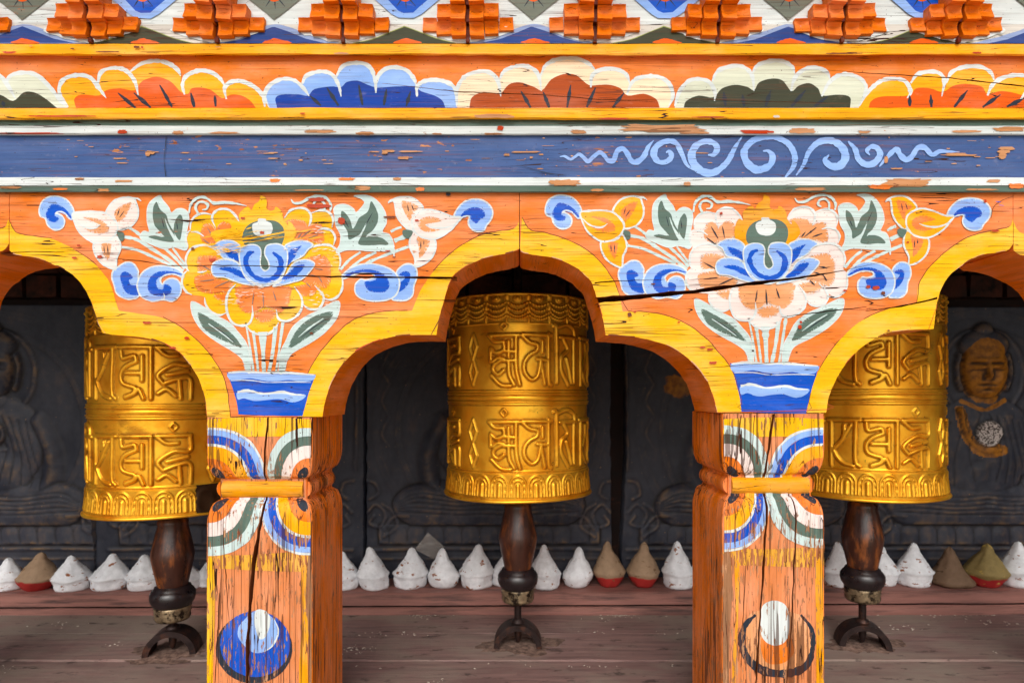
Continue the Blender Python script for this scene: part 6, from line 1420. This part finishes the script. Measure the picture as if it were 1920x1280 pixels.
for gx, blu in gaps:
    P = [(gx - 128, 82), (gx - 90, 74), (gx - 50, 62), (gx - 15, 50), (gx + 5, 46.5), (gx + 25, 50), (gx + 60, 62), (gx + 95, 74), (gx + 128, 82)]
    p.poly(spline(P, 3), C('grey', wear=.2) if not blu else paint('dull_lilac', (138, 156, 196), 'h', wear=.2), sharp=True, jit=.8)
    P = [(gx - 96, 82), (gx - 60, 75), (gx - 25, 61), (gx - 2, 52), (gx + 3, 51), (gx + 28, 60), (gx + 62, 73), (gx + 98, 82)]
    p.poly(P, paint('navy_mound', (40, 66, 130), 'h', wear=.25) if blu else C('dkgreen', wear=.3), sharp=True, jit=.8)
    if not blu: p.stroke(P, [1, 1.6, 1.2, 1.6, 1.6, 1.4, 1.6, 1], paint('moss', (150, 160, 90), 'h'), n=3)
    p.poly([(gx - 18, 82), (gx - 8, 76), (gx + 4, 73), (gx + 18, 76), (gx + 34, 82)], C('fire', wear=.5), jit=.8)
# upper diamonds
for gx, blu in gaps:
    b_ = not blu
    if b_:
        p.poly([(gx - 130, -60), (gx - 55, 0), (gx - 22, 28), (gx - 10, 35), (gx + 18, 36), (gx + 34, 28), (gx + 66, 2), (gx + 140, -60)], C('lblue', wear=.15), sharp=True, jit=.8)
        p.poly([(gx - 100, -60), (gx - 32, -2), (gx - 10, 22), (gx, 26), (gx + 18, 25), (gx + 28, 16), (gx + 52, -4), (gx + 110, -60)], C('blue', wear=.3), sharp=True, jit=.8)
    else:
        p.poly([(gx - 100, -60), (gx - 45, 0), (gx - 12, 26), (gx + 2, 39), (gx + 14, 30), (gx + 52, 0), (gx + 120, -60)], paint('diamond_grey', (112, 118, 106), 'h', wear=.3), sharp=True, jit=.8)
    for dx in (-16, 2, 20): p.stroke([(gx + dx * .4 + 3, 0), (gx + dx + 3, 14 + (4 if dx == 2 else 0))], [3, .8], C('ink'))
    p.poly([(gx - 8, -10), (gx + 12, -10), (gx + 14, 0), (gx + 4, 5), (gx - 6, 1)], C('fire', wear=.4))
mb.build('painted_diamonds', dc)
m_lat = paint('lattice_block', RGB['lattice'], 'h', wear=.2, crack=.4, rough=.5, under=(200, 92, 26), bump=.8); m_slot = paint('slot', (96, 34, 16), 'h', wear=.2)
clusters = [(-78, 'beyond the left edge'), (167, 'leftmost in the photo'), (405, 'second from the left'), (642, 'third from the left, above the left bracket'), (877, 'fourth from the left, above the blue petals'), (1116, 'just right of the middle, above the cream petals'),
            (1347, 'third from the right, above the grey green petals'), (1581, 'second from the right'), (1800, 'rightmost in the photo'), (2035, 'beyond the right edge')]
rnd = random.Random(21)
for cxp, where in clusters:
    if where.startswith('beyond'): lab = 'stepped orange block cluster ' + where
    else: lab = 'stepped orange block cluster, ' + where
    base = W(cxp, 69, -.042)
    rt = root('stepped_block_cluster', base, lab, 'carved blocks', 'orange stepped block clusters under the cornice')
    u = (D - .046) / F      # metres per pixel at the cluster
    def block(mb, xa, xb, za, zb, yf):
        """concave-faced worn block"""
        n = 8; rows = []
        ja = [rnd.uniform(-.0013, .0013) for _ in range(8)]
        for i in range(n + 1):
            t = i / n; row = []
            for j in range(n + 1):
                s_ = j / n
                x = xa + (xb - xa) * s_ + (ja[0] * (1 - t) + ja[1] * t if j == 0 else ja[2] * (1 - t) + ja[3] * t if j == n else 0); z = za + (zb - za) * t + (ja[4] * (1 - s_) + ja[5] * s_ if i in (0, n) else 0)
                dish = .0085 * math.sin(math.pi * t ** 1.7) ** .9 * (0.4 + .6 * math.sin(math.pi * s_))
                row.append((x, yf + dish + ja[6] * .4 - .002 * (1 - t) + .0006 * noise.noise((x * 200, 0, z * 200)), z))
            rows.append(row)
        mb.grid(rows, m_lat, smooth=True)
        back = -.02
        for e, fl in ((rows[0], False), (rows[-1], True), ([r_[0] for r_ in rows], True), ([r_[-1] for r_ in rows], False)):
            for a, b_ in zip(e, e[1:]):
                q_ = [a, b_, (b_[0], back, b_[2]), (a[0], back, a[2])]; mb.face(q_ if fl else q_[::-1], m_lat)
    bw_ = 27.5 * u; bh = 26.5 * u; step = .0085
    zb0 = base[2]
    for side in (-1, 1):
        for col, (off, zoff, nrow) in enumerate(((0, 0, 5), (1, 6, 2), (2, 15, 1))):
            for r_ in range(nrow):
                mb = MB()
                xa = base[0] + side * (3.8 * u + off * bw_) ; xb = xa + side * (bw_ - .0004)
                za = zb0 + zoff * u + r_ * bh; yf = -.042 - step * (r_ + (0.2 if col == 0 else 0)) + .004 * col
                block(mb, min(xa, xb), max(xa, xb), za + .0003, za + bh - .0003, yf + rnd.uniform(-.001, .001))
                mb.build('block', rt)
    mb = MB()
    mb.box(base[0] - 3.4 * u, base[0] + 3.4 * u, -.041, -.018, zb0 - 9 * u, zb0 - .001, m_slot, .0004)
    for r_ in range(5):
        za = zb0 - 1 * u + r_ * bh
        mb.box(base[0] - 3.7 * u, base[0] + 3.7 * u, -.034 - step * r_, -.020, za + .0022, za + bh, m_slot, .0006)
    mb.build('slot_core', rt)
    # white paint daubed under the blocks
    mb = MB(); p = Paint(mb, 0, (), fn=slope, strips=[-200, 46, 82, 200], base=.0016)
    P = [(cxp - 84, 60), (cxp - 60, 69), (cxp - 34, 76), (cxp - 6, 81), (cxp + 8, 81), (cxp + 36, 76), (cxp + 60, 69), (cxp + 84, 60), (cxp + 70, 52), (cxp, 60), (cxp - 70, 52)]
    p.poly(spline(P, 3, True), C('white', wear=.5), sharp=True, jit=2.0); mb.build('white_daub', rt)
# eave board over the cornice
mb = MB(); q0 = W(-470, -130, 0); mb.box(X0, X1, -.16, .3, q0[2] + .002, q0[2] + .03, C('line'))
o = mb.build('eave_board'); tag(o, 'plain brown board capping the cornice', 'board')

for o in list(COL.objects):
    if '_o' in o: del o['_o']
